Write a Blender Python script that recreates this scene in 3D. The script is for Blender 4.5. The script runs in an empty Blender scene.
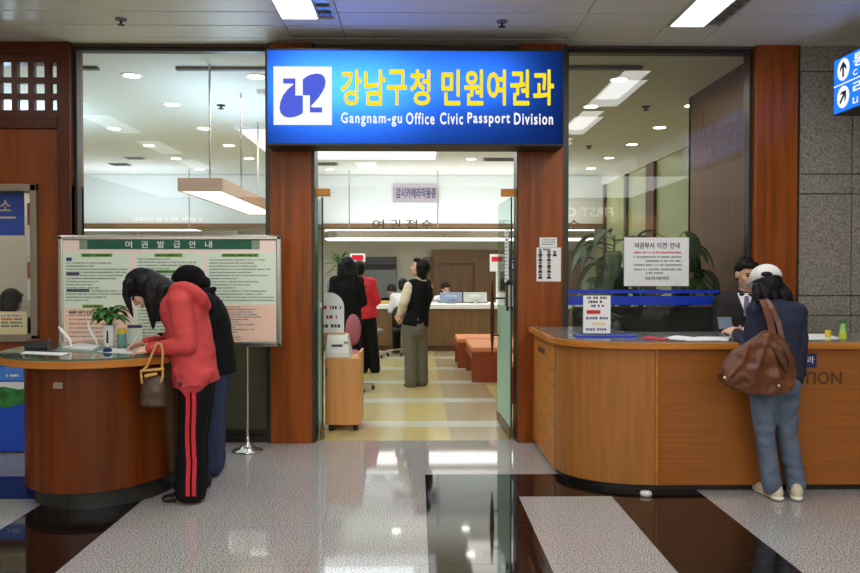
import bpy, bmesh, math, random
from mathutils import Vector as V, Matrix, noise
from mathutils.bvhtree import BVHTree
S = bpy.context.scene
COL = S.collection
random.seed(7)
# ------------------------------------------------------------------ camera, world, exposure, big lights
H = 1.475; FPX = 785.0
yaw, pit = math.radians(0.949), math.radians(-1.058)
CF = V((math.sin(yaw)*math.cos(pit), math.cos(yaw)*math.cos(pit), math.sin(pit)))
CR = V((math.cos(yaw), -math.sin(yaw), 0)); CU = CR.cross(CF)
cd = bpy.data.cameras.new('camera'); cam = bpy.data.objects.new('camera', cd); COL.objects.link(cam)
cd.sensor_width = 36; cd.lens = FPX/860*36; cd.clip_start = .05; cd.clip_end = 100
m3 = Matrix((CR, CU, -CF)).transposed(); cam.matrix_world = Matrix.Translation((0, 0, H)) @ m3.to_4x4()
S.camera = cam
S.view_settings.view_transform = 'Standard'; S.view_settings.look = 'None'; S.view_settings.gamma = 1
S.view_settings.exposure = 0.0; S.view_settings.use_curve_mapping = False
w = bpy.data.worlds.new('world'); S.world = w; w.use_nodes = True
w.node_tree.nodes['Background'].inputs[0].default_value = (.5, .52, .55, 1); w.node_tree.nodes['Background'].inputs[1].default_value = .05
S.cycles.use_denoising = True; S.cycles.max_bounces = 8; S.cycles.transparent_max_bounces = 16
S.cycles.diffuse_bounces = 4; S.cycles.glossy_bounces = 4; S.cycles.sample_clamp_indirect = 6; S.cycles.caustics_reflective = False; S.cycles.caustics_refractive = False

def area(name, loc, sx, sy, power, col=(1, 1, 1), rot=(0, 0, 0)):
    d = bpy.data.lights.new(name, 'AREA'); d.shape = 'RECTANGLE'; d.size = sx; d.size_y = sy; d.energy = power; d.color = col
    o = bpy.data.objects.new(name, d); COL.objects.link(o); o.location = loc; o.rotation_euler = rot
    return o
for (x, y, p, c) in ((-4.3, 9.2, 46, (.8, .94, 1)), (-1.0, 8.6, 34, (.95, .98, 1)), (1.6, 8.6, 16, (1, .98, .9)), (-1.05, 12, 24, (.86, .98, 1)), (-4.3, 13.2, 30, (.8, .94, 1)), (1.9, 13.2, 24, (1, .98, .9))):   # office ceiling lighting
    area('office_ceiling_light', (x, y, 3.36), 2.0, 1.6, p, c)
for (x, y, z, p) in ((-2.04, 9.0, 2.42, 22), (-1, 15, 2.42, 1.5), (-5.2, 14.9, 2.42, 7), (-5, 9.5, 2.42, 30)):              # added unseen upward lights that brighten and cool the office ceiling
    area('office_ceiling_fill', (x, y, z), .35 if y < 12 else 2.4, 2.4 if y < 9.2 else .4, p*1.1, (.58, .86, 1.12), (math.pi, 0, 0))
for x in (-.9, 2.13, -3.95):                                                                                             # lobby ceiling lighting
    for y in (5.3, 3.45, 1.55, -.35): area('lobby_ceiling_light', (x, y, 3.39), .36, 1.25, 11 if x > -3 else 7, (.94, .985, 1))
area('entrance_downlights', (-.35, 7.12, 3.37), 1.6, .12, 14, (1, .98, .94))
area('lobby_fill_light', (-.5, -4.2, 3.39), 12, 4.5, 640, (.94, .985, 1))  # added broad fill behind the camera for soft frontal light, not a known lamp

# ------------------------------------------------------------------ helpers
def ray(px, py): return CF + CR*((px-430)/FPX) - CU*((py-286.5)/FPX)
def W(px, py, Y):
    r = ray(px, py); t = Y/r.y; return V((r.x*t, Y, H+r.z*t))
def G(px, py, z=0.0):
    r = ray(px, py); t = (z-H)/r.z; return V((r.x*t, r.y*t, z))
def lin(c):
    c /= 255.0
    return c/12.92 if c <= .04045 else ((c+.055)/1.055)**2.4
def C(r, g, b): return (lin(r), lin(g), lin(b), 1)
MATS = {}
def mat(name, col, rough=.5, metal=0, spec=.5, noise_=None, bump=None, emit=0, stretch=(1, 1, 1), coat=0, col2=None, trans=0):
    m = bpy.data.materials.new(name); m.use_nodes = True; nt = m.node_tree; b = nt.nodes['Principled BSDF']
    b.inputs['Base Color'].default_value = col; b.inputs['Roughness'].default_value = rough; b.inputs['Metallic'].default_value = metal
    b.inputs['Specular IOR Level'].default_value = spec; b.inputs['Coat Weight'].default_value = coat; b.inputs['Coat Roughness'].default_value = .1
    if emit:
        b.inputs['Emission Color'].default_value = col; b.inputs['Emission Strength'].default_value = emit
    tc = nt.nodes.new('ShaderNodeTexCoord'); mp = nt.nodes.new('ShaderNodeMapping'); mp.inputs['Scale'].default_value = stretch
    nt.links.new(tc.outputs['Object'], mp.inputs[0])
    if noise_:
        n = nt.nodes.new('ShaderNodeTexNoise'); n.inputs['Scale'].default_value = noise_[0]; n.inputs['Detail'].default_value = 6
        r = nt.nodes.new('ShaderNodeValToRGB'); a = noise_[1]
        c2 = col2 or tuple(min(1, c*(1-a)) for c in col[:3])+(1,)
        r.color_ramp.elements[0].color = c2; r.color_ramp.elements[1].color = col if col2 else tuple(min(1, c*(1+a)) for c in col[:3])+(1,)
        r.color_ramp.elements[0].position = .35; r.color_ramp.elements[1].position = .65
        nt.links.new(mp.outputs[0], n.inputs['Vector']); nt.links.new(n.outputs['Fac'], r.inputs[0]); nt.links.new(r.outputs[0], b.inputs['Base Color'])
    if bump:
        n2 = nt.nodes.new('ShaderNodeTexNoise'); n2.inputs['Scale'].default_value = bump[0]; n2.inputs['Detail'].default_value = 4
        bp = nt.nodes.new('ShaderNodeBump'); bp.inputs['Strength'].default_value = bump[1]; bp.inputs['Distance'].default_value = .01
        nt.links.new(mp.outputs[0], n2.inputs['Vector']); nt.links.new(n2.outputs['Fac'], bp.inputs['Height']); nt.links.new(bp.outputs[0], b.inputs['Normal'])
    MATS[name] = m
    return m
def glow(name, col, strength, sampled=True):
    m = bpy.data.materials.new(name); m.use_nodes = True; nt = m.node_tree; nt.nodes.clear()
    e = nt.nodes.new('ShaderNodeEmission'); e.inputs[0].default_value = col; e.inputs[1].default_value = strength
    o = nt.nodes.new('ShaderNodeOutputMaterial'); nt.links.new(e.outputs[0], o.inputs[0])
    if not sampled: m.cycles.emission_sampling = 'NONE'
    MATS[name] = m
    return m
def glass(name, tint=(1, 1, 1, 1), refl=1.0, rough=0.0):
    m = bpy.data.materials.new(name); m.use_nodes = True; nt = m.node_tree; nt.nodes.clear()
    t = nt.nodes.new('ShaderNodeBsdfTransparent'); t.inputs[0].default_value = tint
    g = nt.nodes.new('ShaderNodeBsdfGlossy'); g.inputs['Roughness'].default_value = rough
    lw = nt.nodes.new('ShaderNodeLayerWeight'); lw.inputs[0].default_value = .5
    p = nt.nodes.new('ShaderNodeMath'); p.operation = 'POWER'; p.inputs[1].default_value = 5
    ma = nt.nodes.new('ShaderNodeMath'); ma.operation = 'MULTIPLY_ADD'; ma.inputs[1].default_value = .9; ma.inputs[2].default_value = .045*refl
    mx = nt.nodes.new('ShaderNodeMixShader'); o = nt.nodes.new('ShaderNodeOutputMaterial')
    nt.links.new(lw.outputs['Facing'], p.inputs[0]); nt.links.new(p.outputs[0], ma.inputs[0]); nt.links.new(ma.outputs[0], mx.inputs[0])
    nt.links.new(t.outputs[0], mx.inputs[1]); nt.links.new(g.outputs[0], mx.inputs[2]); nt.links.new(mx.outputs[0], o.inputs[0])
    MATS[name] = m
    return m

WL = {}
class MB:
    def __init__(s): s.b = bmesh.new(); s.mi = 0
    def face(s, pts):
        f = s.b.faces.new([s.b.verts.new(p) for p in pts]); f.material_index = s.mi; return f
    def box(s, a, b):
        x0, x1 = sorted((a[0], b[0])); y0, y1 = sorted((a[1], b[1])); z0, z1 = sorted((a[2], b[2]))
        v = [s.b.verts.new(p) for p in ((x0, y0, z0), (x1, y0, z0), (x1, y1, z0), (x0, y1, z0), (x0, y0, z1), (x1, y0, z1), (x1, y1, z1), (x0, y1, z1))]
        for q in ((0, 3, 2, 1), (4, 5, 6, 7), (0, 1, 5, 4), (1, 2, 6, 5), (2, 3, 7, 6), (3, 0, 4, 7)):
            s.b.faces.new([v[i] for i in q]).material_index = s.mi
        return s
    def obox(s, c, sx, sy, sz, rz=0, rx=0, ry=0):
        M = Matrix.Translation(c) @ Matrix.Rotation(rz, 4, 'Z') @ Matrix.Rotation(rx, 4, 'X') @ Matrix.Rotation(ry, 4, 'Y')
        n0 = len(s.b.verts); s.box((-sx/2, -sy/2, -sz/2), (sx/2, sy/2, sz/2)); s.b.verts.ensure_lookup_table()
        for v in s.b.verts[n0:]: v.co = M @ v.co
        return s
    def prism(s, pts, z0, z1):
        lo = [s.b.verts.new((p[0], p[1], z0)) for p in pts]; hi = [s.b.verts.new((p[0], p[1], z1)) for p in pts]; n = len(pts)
        s.b.faces.new(lo[::-1]).material_index = s.mi; s.b.faces.new(hi).material_index = s.mi
        for i in range(n):
            s.b.faces.new((lo[i], lo[(i+1) % n], hi[(i+1) % n], hi[i])).material_index = s.mi
        return s
    def slab(s, pts, y0, y1):          # outline in x,z extruded along y
        lo = [s.b.verts.new((p[0], y0, p[1])) for p in pts]; hi = [s.b.verts.new((p[0], y1, p[1])) for p in pts]; n = len(pts)
        s.b.faces.new(lo).material_index = s.mi; s.b.faces.new(hi[::-1]).material_index = s.mi
        for i in range(n):
            s.b.faces.new((lo[(i+1) % n], lo[i], hi[i], hi[(i+1) % n])).material_index = s.mi
        return s
    def lathe(s, c, prof, n=24):       # prof (r, z)
        rings = []
        for r, z in prof:
            rings.append([s.b.verts.new((c[0]+r*math.cos(2*math.pi*i/n), c[1]+r*math.sin(2*math.pi*i/n), c[2]+z)) for i in range(n)] if r > 1e-6 else [s.b.verts.new((c[0], c[1], c[2]+z))])
        for a, b in zip(rings, rings[1:]):
            for i in range(n):
                j = (i+1) % n
                q = [a[i], a[j], b[j], b[i]] if len(a) > 1 and len(b) > 1 else ([a[0], b[j], b[i]] if len(a) == 1 else [a[i], a[j], b[0]])
                s.b.faces.new(q).material_index = s.mi
        for rg, fl in ((rings[0], True), (rings[-1], False)):
            if len(rg) > 1: s.b.faces.new(rg[::-1] if fl else rg).material_index = s.mi
        return s
    def cap(s, a, b, ra, rb, n=12):    # tapered capsule
        a, b = V(a), V(b); d = b-a; L = d.length
        if L < 1e-6: d = V((0, 0, 1)); L = 0
        d = d.normalized(); u = d.orthogonal().normalized(); w_ = d.cross(u); rings = []
        for k in range(0, 4):
            t = math.pi/2*(1-k/3); rings.append((a-d*ra*math.sin(t), ra*math.cos(t)))
        for k in range(0, 4):
            t = math.pi/2*k/3; rings.append((b+d*rb*math.sin(t), rb*math.cos(t)))
        vs = []
        for c, r in rings:
            vs.append([s.b.verts.new(c)] if r < 1e-6 else [s.b.verts.new(c+u*r*math.cos(2*math.pi*i/n)+w_*r*math.sin(2*math.pi*i/n)) for i in range(n)])
        for p, q in zip(vs, vs[1:]):
            for i in range(n):
                j = (i+1) % n
                fv = [p[0], q[j], q[i]] if len(p) == 1 else ([p[i], p[j], q[0]] if len(q) == 1 else [p[i], p[j], q[j], q[i]])
                s.b.faces.new(fv).material_index = s.mi
        return s
    def chain(s, pr, n=12):
        for (a, ra), (b, rb) in zip(pr, pr[1:]): s.cap(a, b, ra, rb, n)
        return s
    def ell(s, c, rad, ax=None, nu=16, nv=10):
        ax = ax or (V((1, 0, 0)), V((0, 1, 0)), V((0, 0, 1))); c = V(c); rings = []
        for j in range(nv+1):
            t = math.pi*j/nv; r = math.sin(t); z = -math.cos(t)
            rings.append([s.b.verts.new(c+ax[2]*rad[2]*z)] if j in (0, nv) else [s.b.verts.new(c+ax[0]*rad[0]*r*math.cos(2*math.pi*i/nu)+ax[1]*rad[1]*r*math.sin(2*math.pi*i/nu)+ax[2]*rad[2]*z) for i in range(nu)])
        for p, q in zip(rings, rings[1:]):
            for i in range(nu):
                k = (i+1) % nu
                fv = [p[0], q[k], q[i]] if len(p) == 1 else ([p[i], p[k], q[0]] if len(q) == 1 else [p[i], p[k], q[k], q[i]])
                s.b.faces.new(fv).material_index = s.mi
        return s
    def loft(s, secs, n=24):           # (centre, rx, ry, xdir, ydir)
        rings = [[s.b.verts.new(V(c)+xd*rx*math.cos(2*math.pi*i/n)+yd*ry*math.sin(2*math.pi*i/n)) for i in range(n)] for c, rx, ry, xd, yd in secs]
        for p, q in zip(rings, rings[1:]):
            for i in range(n): s.b.faces.new((p[i], p[(i+1) % n], q[(i+1) % n], q[i])).material_index = s.mi
        s.b.faces.new(rings[0][::-1]).material_index = s.mi; s.b.faces.new(rings[-1]).material_index = s.mi
        return s
    def tube(s, pts, r, n=8):
        return s.chain([(p, r) for p in pts], n)
    def ribbon(s, pts, wv, th):        # flat strap along pts; wv = width vector, th = thickness vector
        pr = []
        for i, p in enumerate(pts):
            p = V(p); wq = wv[i] if isinstance(wv, list) else wv; tq = th[i] if isinstance(th, list) else th
            pr.append([s.b.verts.new(p+a*wq/2+b*tq/2) for a, b in ((-1, -1), (1, -1), (1, 1), (-1, 1))])
        for p, q in zip(pr, pr[1:]):
            for i in range(4): s.b.faces.new((p[i], p[(i+1) % 4], q[(i+1) % 4], q[i])).material_index = s.mi
        s.b.faces.new(pr[0][::-1]).material_index = s.mi; s.b.faces.new(pr[-1]).material_index = s.mi
        return s
    def dashes(s, x0, x1, z, h, y, seed, fill=1.0):   # a line of tiny characters on a sheet facing the lobby
        r = random.Random(seed); x = x0; end = x0+(x1-x0)*fill
        while x < end:
            wd = h*r.uniform(.5, .9); x2 = min(x+wd, end)
            s.face(((x, y, z-h/2*r.uniform(.7, 1)), (x2, y, z-h/2), (x2, y, z+h/2*r.uniform(.6, 1)), (x, y, z+h/2)))
            x = x2+h*(.25 if r.random() < .75 else .9)
        return s
    def build(s, name, mats, parent=None, smooth=False, bevel=0, origin=None):
        bmesh.ops.recalc_face_normals(s.b, faces=s.b.faces[:]) if not getattr(s, 'keep', False) else None
        me = bpy.data.meshes.new(name); s.b.to_mesh(me); s.b.free()
        return link(name, me, mats, parent, smooth, bevel, origin)
def link(name, me, mats, parent=None, smooth=False, bevel=0, origin=None):
    mats = mats if isinstance(mats, (list, tuple)) else [mats]
    if len(me.materials): me.materials.clear()
    for m in mats: me.materials.append(MATS[m] if isinstance(m, str) else m)
    o = bpy.data.objects.new(name, me); COL.objects.link(o)
    if parent is not None:
        off = WL[parent.name]; o.parent = parent
    else:
        xs = [v.co for v in me.vertices]
        off = V(origin) if origin else V(((min(v.x for v in xs)+max(v.x for v in xs))/2, (min(v.y for v in xs)+max(v.y for v in xs))/2, min(v.z for v in xs)))
        o.location = off
    me.transform(Matrix.Translation(-off)); WL[o.name] = off
    if smooth:
        for p in me.polygons: p.use_smooth = True
    if bevel:
        md = o.modifiers.new('edge', 'BEVEL'); md.width = bevel; md.segments = 2; md.limit_method = 'ANGLE'; md.angle_limit = .6
    return o
def thing(name, label, cat, loc, group=None):
    o = bpy.data.objects.new(name, None); o.empty_display_size = .1; COL.objects.link(o); o.location = loc; WL[o.name] = V(loc)
    return tag(o, label, cat, group)
def tag(o, label, cat, group=None, kind=None):
    o['label'] = label; o['category'] = cat
    if group: o['group'] = group
    if kind: o['kind'] = kind
    return o
def struct(o): o['kind'] = 'structure'; return o
def dup(root, loc, label=None, group=None):
    def cp(o, par):
        c = o.copy(); COL.objects.link(c); c.parent = par
        for ch in o.children: cp(ch, c)
        return c
    r = cp(root, None); r.location = loc
    if label: r['label'] = label
    if group: r['group'] = group
    return r
def text_mesh(body, off=0.0, ext=.0015, gap=1.0):
    cu = bpy.data.curves.new('lettering', 'FONT'); cu.body = body; cu.size = 1; cu.offset = off; cu.resolution_u = 3; cu.space_character = gap
    o = bpy.data.objects.new('lettering', cu); COL.objects.link(o)
    me = bpy.data.meshes.new_from_object(o.evaluated_get(bpy.context.evaluated_depsgraph_get()))
    bpy.data.objects.remove(o); return me
def text(body, x0, x1, z0, z1, y, m, parent, name='lettering', off=0.0, M=None, thick=.002):
    """lettering stretched to the given box on a plane y facing the lobby (or placed by M)"""
    me = text_mesh(body, 0, gap=1.22 if body.isascii() and len(body) > 4 and name == 'english_lettering' else 1.0)
    xs = [v.co.x for v in me.vertices]; ys = [v.co.y for v in me.vertices]
    ax, bx, ay, by = min(xs), max(xs), min(ys), max(ys)
    b = bmesh.new(); b.from_mesh(me)
    if off:
        d_ = off*.75; g0 = b.verts[:]+b.edges[:]+b.faces[:]
        for i in range(8):
            for g in bmesh.ops.duplicate(b, geom=g0)['geom']:
                if isinstance(g, bmesh.types.BMVert): g.co.x += d_*math.cos(i*math.pi/4); g.co.y += d_*math.sin(i*math.pi/4); g.co.z += (i+1)*.00006
        ax -= d_; bx += d_; ay -= d_; by += d_
    for v in b.verts:
        v.co = V((x0+(v.co.x-ax)/(bx-ax)*(x1-x0), y-v.co.z, z0+(v.co.y-ay)/(by-ay)*(z1-z0)))
    r = bmesh.ops.extrude_face_region(b, geom=b.faces[:])
    for g in r['geom']:
        if isinstance(g, bmesh.types.BMVert): g.co.y -= thick
    if M:
        for v in b.verts: v.co = M @ v.co
    b.to_mesh(me); b.free()
    return link(name, me, m, parent)
def organic(name, mb, voxel, m, parent, smooth=5, wrinkle=None):
    bmesh.ops.recalc_face_normals(mb.b, faces=mb.b.faces[:])
    me = bpy.data.meshes.new('tmp'); mb.b.to_mesh(me); mb.b.free()
    o = bpy.data.objects.new('tmp', me); COL.objects.link(o)
    r = o.modifiers.new('r', 'REMESH'); r.mode = 'VOXEL'; r.voxel_size = voxel
    if smooth:
        q = o.modifiers.new('s', 'SMOOTH'); q.iterations = smooth; q.factor = .5
    me2 = bpy.data.meshes.new_from_object(o.evaluated_get(bpy.context.evaluated_depsgraph_get()))
    bpy.data.objects.remove(o); bpy.data.meshes.remove(me)
    if wrinkle:
        amp, sc = wrinkle
        nrm = [v.normal.copy() for v in me2.vertices]
        for v, n in zip(me2.vertices, nrm):
            p = v.co
            v.co = p + n*amp*(noise.noise(V((p.x*sc, p.y*sc, p.z*sc*1.7)))+.5*noise.noise(V((p.x*sc*2.3, p.y*sc*2.3, p.z*sc*2.3+9))))
    me2.name = name
    return link(name, me2, m, parent, smooth=True)

# ------------------------------------------------------------------ materials
mat('pillar_wood', C(140, 69, 14), .32, spec=0.3, noise_=(3.0, .28), stretch=(6, 6, .35), bump=(20, .03))
mat('panel_wood', C(132, 66, 20), .36, spec=0.3, noise_=(3.0, .18), stretch=(5, 5, .35))
mat('dark_wood', C(84, 35, 11), .35, spec=0.3, noise_=(3.0, .2), stretch=(5, 5, .35))
mat('desk_wood', C(104, 46, 6), .3, spec=0.3, noise_=(2.6, .25), stretch=(5, 5, .3))
mat('edge_wood', C(192, 120, 48), .35, spec=0.3, noise_=(3, .15), stretch=(1, 1, 8))
mat('counter_wood', C(155, 92, 37), .34, spec=0.3, noise_=(4.0, .1), stretch=(.5, .5, 14))
mat('counter_wood_upright', C(168, 108, 52), .34, spec=0.3, noise_=(4.0, .1), stretch=(9, 9, .5))
mat('cabinet_wood', C(214, 150, 84), .4, noise_=(3, .08), stretch=(9, 9, .5))
mat('office_wood', C(122, 91, 59), .4, noise_=(4, .16), stretch=(14, 14, .4))
mat('office_wood_dark', C(112, 76, 48), .4, noise_=(4, .16), stretch=(14, 14, .4))
mat('lamp_wood', C(178, 124, 62), .4, noise_=(4, .15), stretch=(.6, .6, 12))
mat('inner_wood', C(109, 68, 37), .4, noise_=(3, .15), stretch=(4, 4, .4))
mat('steel_dark', C(62, 60, 56), .35, .7)
mat('steel', C(190, 188, 182), .25, .95)
mat('aluminium', C(150, 138, 120), .4, .6)
mat('black', C(22, 22, 23), .45); mat('rubber', C(30, 30, 30), .7); mat('white', C(244, 244, 242), .5); mat('paper', C(244, 243, 240), .7)
mat('pale_plastic', C(215, 213, 205), .4); mat('grey_plastic', C(120, 122, 122), .5); mat('plinth_black', C(46, 46, 44), .4)
mat('ceiling_metal', C(238, 236, 222), .4, .0); mat('ceiling_gap', C(14, 13, 12), .9, spec=.1); mat('ceiling_white', C(232, 234, 230), .8)
mat('wall_white', C(220, 227, 228), .8); mat('wall_taupe', C(220, 214, 195), .8); mat('wall_lobby', C(205, 196, 180), .6)
mat('header_brown', C(74, 58, 40), .5)
mat('blue_film', C(20, 60, 190), .3); mat('navy', C(24, 36, 100), .4); mat('blue_box', C(24, 78, 190), .4); mat('red', C(200, 28, 40), .5)
mat('olive_panel', C(101, 97, 76), .5); mat('charcoal_panel', C(88, 92, 88), .6)
mat('pale_green_glass', C(180, 193, 142), .25, noise_=(.8, .05))
mat('orange_fitting', C(236, 150, 40), .35); mat('bronze', C(120, 92, 56), .35, .7)
mat('bench_orange', C(222, 136, 78), .5); mat('bench_brown', C(140, 62, 28), .4); mat('chair_pink', C(168, 92, 104), .6)
mat('green_leaf', C(62, 122, 40), .4, noise_=(14, .4)); mat('dark_leaf', C(44, 92, 40), .4, noise_=(14, .35)); mat('stem', C(90, 110, 50), .6)
mat('soil', C(60, 44, 30), .9)
def granite(name, c1, c2, c3, rough):
    m = mat(name, c1, rough, spec=.55); nt = m.node_tree; b = nt.nodes['Principled BSDF']
    tc = nt.nodes.new('ShaderNodeTexCoord'); n = nt.nodes.new('ShaderNodeTexNoise'); n.inputs['Scale'].default_value = 115; n.inputs['Detail'].default_value = 3
    r = nt.nodes.new('ShaderNodeValToRGB'); e = r.color_ramp.elements; e[0].position = .36; e[0].color = c2; e[1].position = .63; e[1].color = c3
    k = r.color_ramp.elements.new(.5); k.color = c1
    n2 = nt.nodes.new('ShaderNodeTexNoise'); n2.inputs['Scale'].default_value = 1.3
    mx = nt.nodes.new('ShaderNodeMix'); mx.data_type = 'RGBA'; mx.blend_type = 'MULTIPLY'; mx.inputs[0].default_value = .18
    nt.links.new(tc.outputs['Object'], n.inputs['Vector']); nt.links.new(n.outputs['Fac'], r.inputs[0]); nt.links.new(tc.outputs['Object'], n2.inputs['Vector'])
    nt.links.new(r.outputs[0], mx.inputs[6]); nt.links.new(n2.outputs['Color'], mx.inputs[7]); nt.links.new(mx.outputs[2], b.inputs['Base Color'])
    return m
granite('granite_pale', C(180, 174, 170), C(96, 90, 88), C(216, 213, 210), .045)
granite('granite_black', C(30, 24, 20), C(18, 15, 13), C(46, 36, 30), .05)
granite('granite_wall', C(150, 144, 136), C(108, 102, 97), C(182, 176, 168), .3)
mat('joint', C(96, 90, 86), .6); mat('joint_dark', C(52, 48, 44), .7)
mat('tile_tan', C(204, 189, 138), .16, noise_=(30, .05)); mat('tile_yellow', C(215, 194, 127), .16, noise_=(30, .05)); mat('tile_taupe', C(180, 164, 127), .16, noise_=(30, .05)); mat('tile_white', C(214, 212, 192), .16)
mat('tile_joint', C(150, 132, 100), .5)
glow('lamp_white', (1, .98, .94, 1), 9, False); glow('downlight_glow', (1, .97, .9, 1), 12, False); glow('ceiling_panel_glow', (.97, 1, 1, 1), 1.5)
glow('strip_glow', (1, .99, .95, 1), 3.2, False); glow('pendant_glow', (1, .99, .98, 1), 1.5)
glow('sign_blue', (.012, .165, .86, 1), 1.0); m_ = bpy.data.materials.new('sign_film'); m_.use_nodes = True; MATS['sign_film'] = m_; nt_ = m_.node_tree; nt_.nodes.clear()
n1_ = nt_.nodes.new('ShaderNodeBsdfTranslucent'); n1_.inputs[0].default_value = (.03, .18, 1, 1); n2_ = nt_.nodes.new('ShaderNodeBsdfDiffuse'); n2_.inputs[0].default_value = (.02, .07, .5, 1); n3_ = nt_.nodes.new('ShaderNodeMixShader'); n3_.inputs[0].default_value = .25; n4_ = nt_.nodes.new('ShaderNodeOutputMaterial')
nt_.links.new(n1_.outputs[0], n3_.inputs[1]); nt_.links.new(n2_.outputs[0], n3_.inputs[2]); nt_.links.new(n3_.outputs[0], n4_.inputs[0])
mat('case_black', C(26, 26, 28), .5)
glow('direction_blue', (.012, .165, .86, 1), 1.5)
glow('sign_yellow', (1, .78, .02, 1), 1.0, False); glow('sign_white', (1, 1, 1, 1), 1.0, False); glow('logo_blue', (.09, .13, .75, 1), 1.0, False)
glow('led_red', (1, .03, .06, 1), .9, False); glow('shop_orange', (1, .42, .15, 1), 1.6); glow('shop_white', (1, .95, .9, 1), 5, False)
glass('window_glass', (.95, .965, .95, 1), 1.0); glass('window_glass_dimming', (.68, .68, .64, 1), 1.35); glass('door_glass', (.78, .9, .83, 1), 1.2); glass('door_glass_dense', (.62, .8, .7, 1), 1.2); glass('acrylic', (.97, .98, .98, 1), .8)
mat('sheen_green', C(158, 200, 176), .35)
mat('desk_glass', C(60, 92, 78), .05, spec=.7)

# ------------------------------------------------------------------ setting: floors
YW = 6.85
ty = [YW-.005]+[YW-.005-.58*k for k in range(1, 3)]
ROWS = [6.85, 6.27, 5.69, 5.12, 4.53]+[4.53-.6*k for k in range(1, 20)]
COLS = [.058+.611*k for k in range(-16, 15)]
fl = MB(); fl.mi = 2; fl.face(((-9.7, -6.9, -.002), (8.6, -6.9, -.002), (8.6, 6.85, -.002), (-9.7, 6.85, -.002)))
for i in range(len(COLS)-1):
    for j in range(len(ROWS)-1):
        x0, x1, y1, y0 = COLS[i], COLS[i+1], ROWS[j], ROWS[j+1]
        k = i-16; xm = (x0+x1)/2
        blk = (k in (-4, 0, 2) and y1 < 5.7) or (j == 2 and (xm < -2.2 or 0 < xm < 1.9))
        if k == 0 and y1 > 5.7: blk = False
        fl.mi = 1 if blk else 0
        g = .0012
        fl.face(((x0+g, y0+g, 0), (x1-g, y0+g, 0), (x1-g, y1-g, 0), (x0+g, y1-g, 0)))
struct(fl.build('floor', ['granite_pale', 'granite_black', 'joint'], origin=(0, 0, 0)))
fo = MB(); fo.mi = 4; fo.face(((-7.7, 6.85, -.002), (3.9, 6.85, -.002), (3.9, 17.3, -.002), (-7.7, 17.3, -.002)))
yy = 6.85
def colour(x, y, white):
    cc = (x+.1) % 1.04
    if white: return 3 if cc > .42 or x < -.1 or (x < .45) else 1
    if cc < .4: return 1
    return 0 if x < .3 else 2
ys_ = [6.85+.1*k for k in range(105)]; xs_ = [-7.7+.1*k for k in range(116)]
for y in ys_[:-1]:
    wh = ((y+.05-7.40) % 1.5) < .3
    for x in xs_[:-1]:
        if x < -2.5 or x > 3.5: continue
        fo.mi = colour(x+.05, y, wh)
        fo.face(((x+.001, y+.001, 0), (x+.099, y+.001, 0), (x+.099, y+.099, 0), (x+.001, y+.099, 0)))
fo.mi = 0
for (a, b) in ((-7.7, -2.5), (3.5, 3.9)): fo.face(((a, 6.85, 0), (b, 6.85, 0), (b, 17.3, 0), (a, 17.3, 0)))
struct(fo.build('floor_office', ['tile_tan', 'tile_yellow', 'tile_taupe', 'tile_white', 'tile_joint'], origin=(0, 7, 0)))
# ------------------------------------------------------------------ ceilings
ZC = 3.432
ce = MB(); ce.mi = 1; ce.box((-9.7, -6.9, ZC+.06), (8.6, 7.02, ZC+.1)); ce.mi = 0
seams = [6.955, 6.625]+[6.625-.33*k for k in range(1, 42)]
xj = [-9.7, -5.3, -3.7, -1.045, -.60, 1.29, 1.98, 2.42, 5.2, 8.6]
for a, b in zip(seams, seams[1:]):
    for c, d in zip(xj, xj[1:]):
        ce.box((c+.004, b+.009, ZC), (d-.004, a-.009, ZC+.03))
struct(ce.build('ceiling', ['ceiling_metal', 'ceiling_gap'], origin=(0, 0, ZC)))
ZO = 3.42
oc = MB(); oc.box((-7.7, 7.02, ZO), (3.9, 17.3, ZO+.05)); struct(oc.build('ceiling_office', 'ceiling_white'))
# ------------------------------------------------------------------ front wall of the office
def pillar(name, x0, x1, m, y0=6.75, y1=7.02, z0=0, z1=ZC):
    b = MB(); b.box((x0, y0, z0), (x1, y1, z1)); return struct(b.build(name, m, bevel=.006))
XL0, XL1 = W(270, 272, 6.75).x, W(312, 272, 6.75).x
XR0, XR1 = W(518.2, 272, 6.75).x, W(563, 272, 6.75).x
XE0, XE1 = W(755, 240, 6.75).x, W(797, 240, 6.75).x
XF = W(70.5, 200, 6.75).x
pillar('pillar', XL0, XL1, 'pillar_wood'); pillar('pillar.001', XR0, XR1, 'pillar_wood'); pillar('pillar.002', XE0, XE1, 'pillar_wood')
b = MB()
for (x0, x1) in ((XL1, XL1+.022), (XR0-.01, XR0), (XR1, XR1+.03), (XL0-.02, XL0)): b.box((x0, 6.77, 0), (x1, 7.0, ZC))
struct(b.build('trim_1', 'steel_dark'))
b = MB(); b.box((XF, 6.80, 3.405), (XL0, 7.02, ZC)); b.box((XR1, 6.80, 3.405), (XE0, 7.02, ZC)); b.box((XL1, 6.80, 3.20), (XR0, 7.02, ZC)); struct(b.build('trim_2', 'header_brown'))
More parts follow.
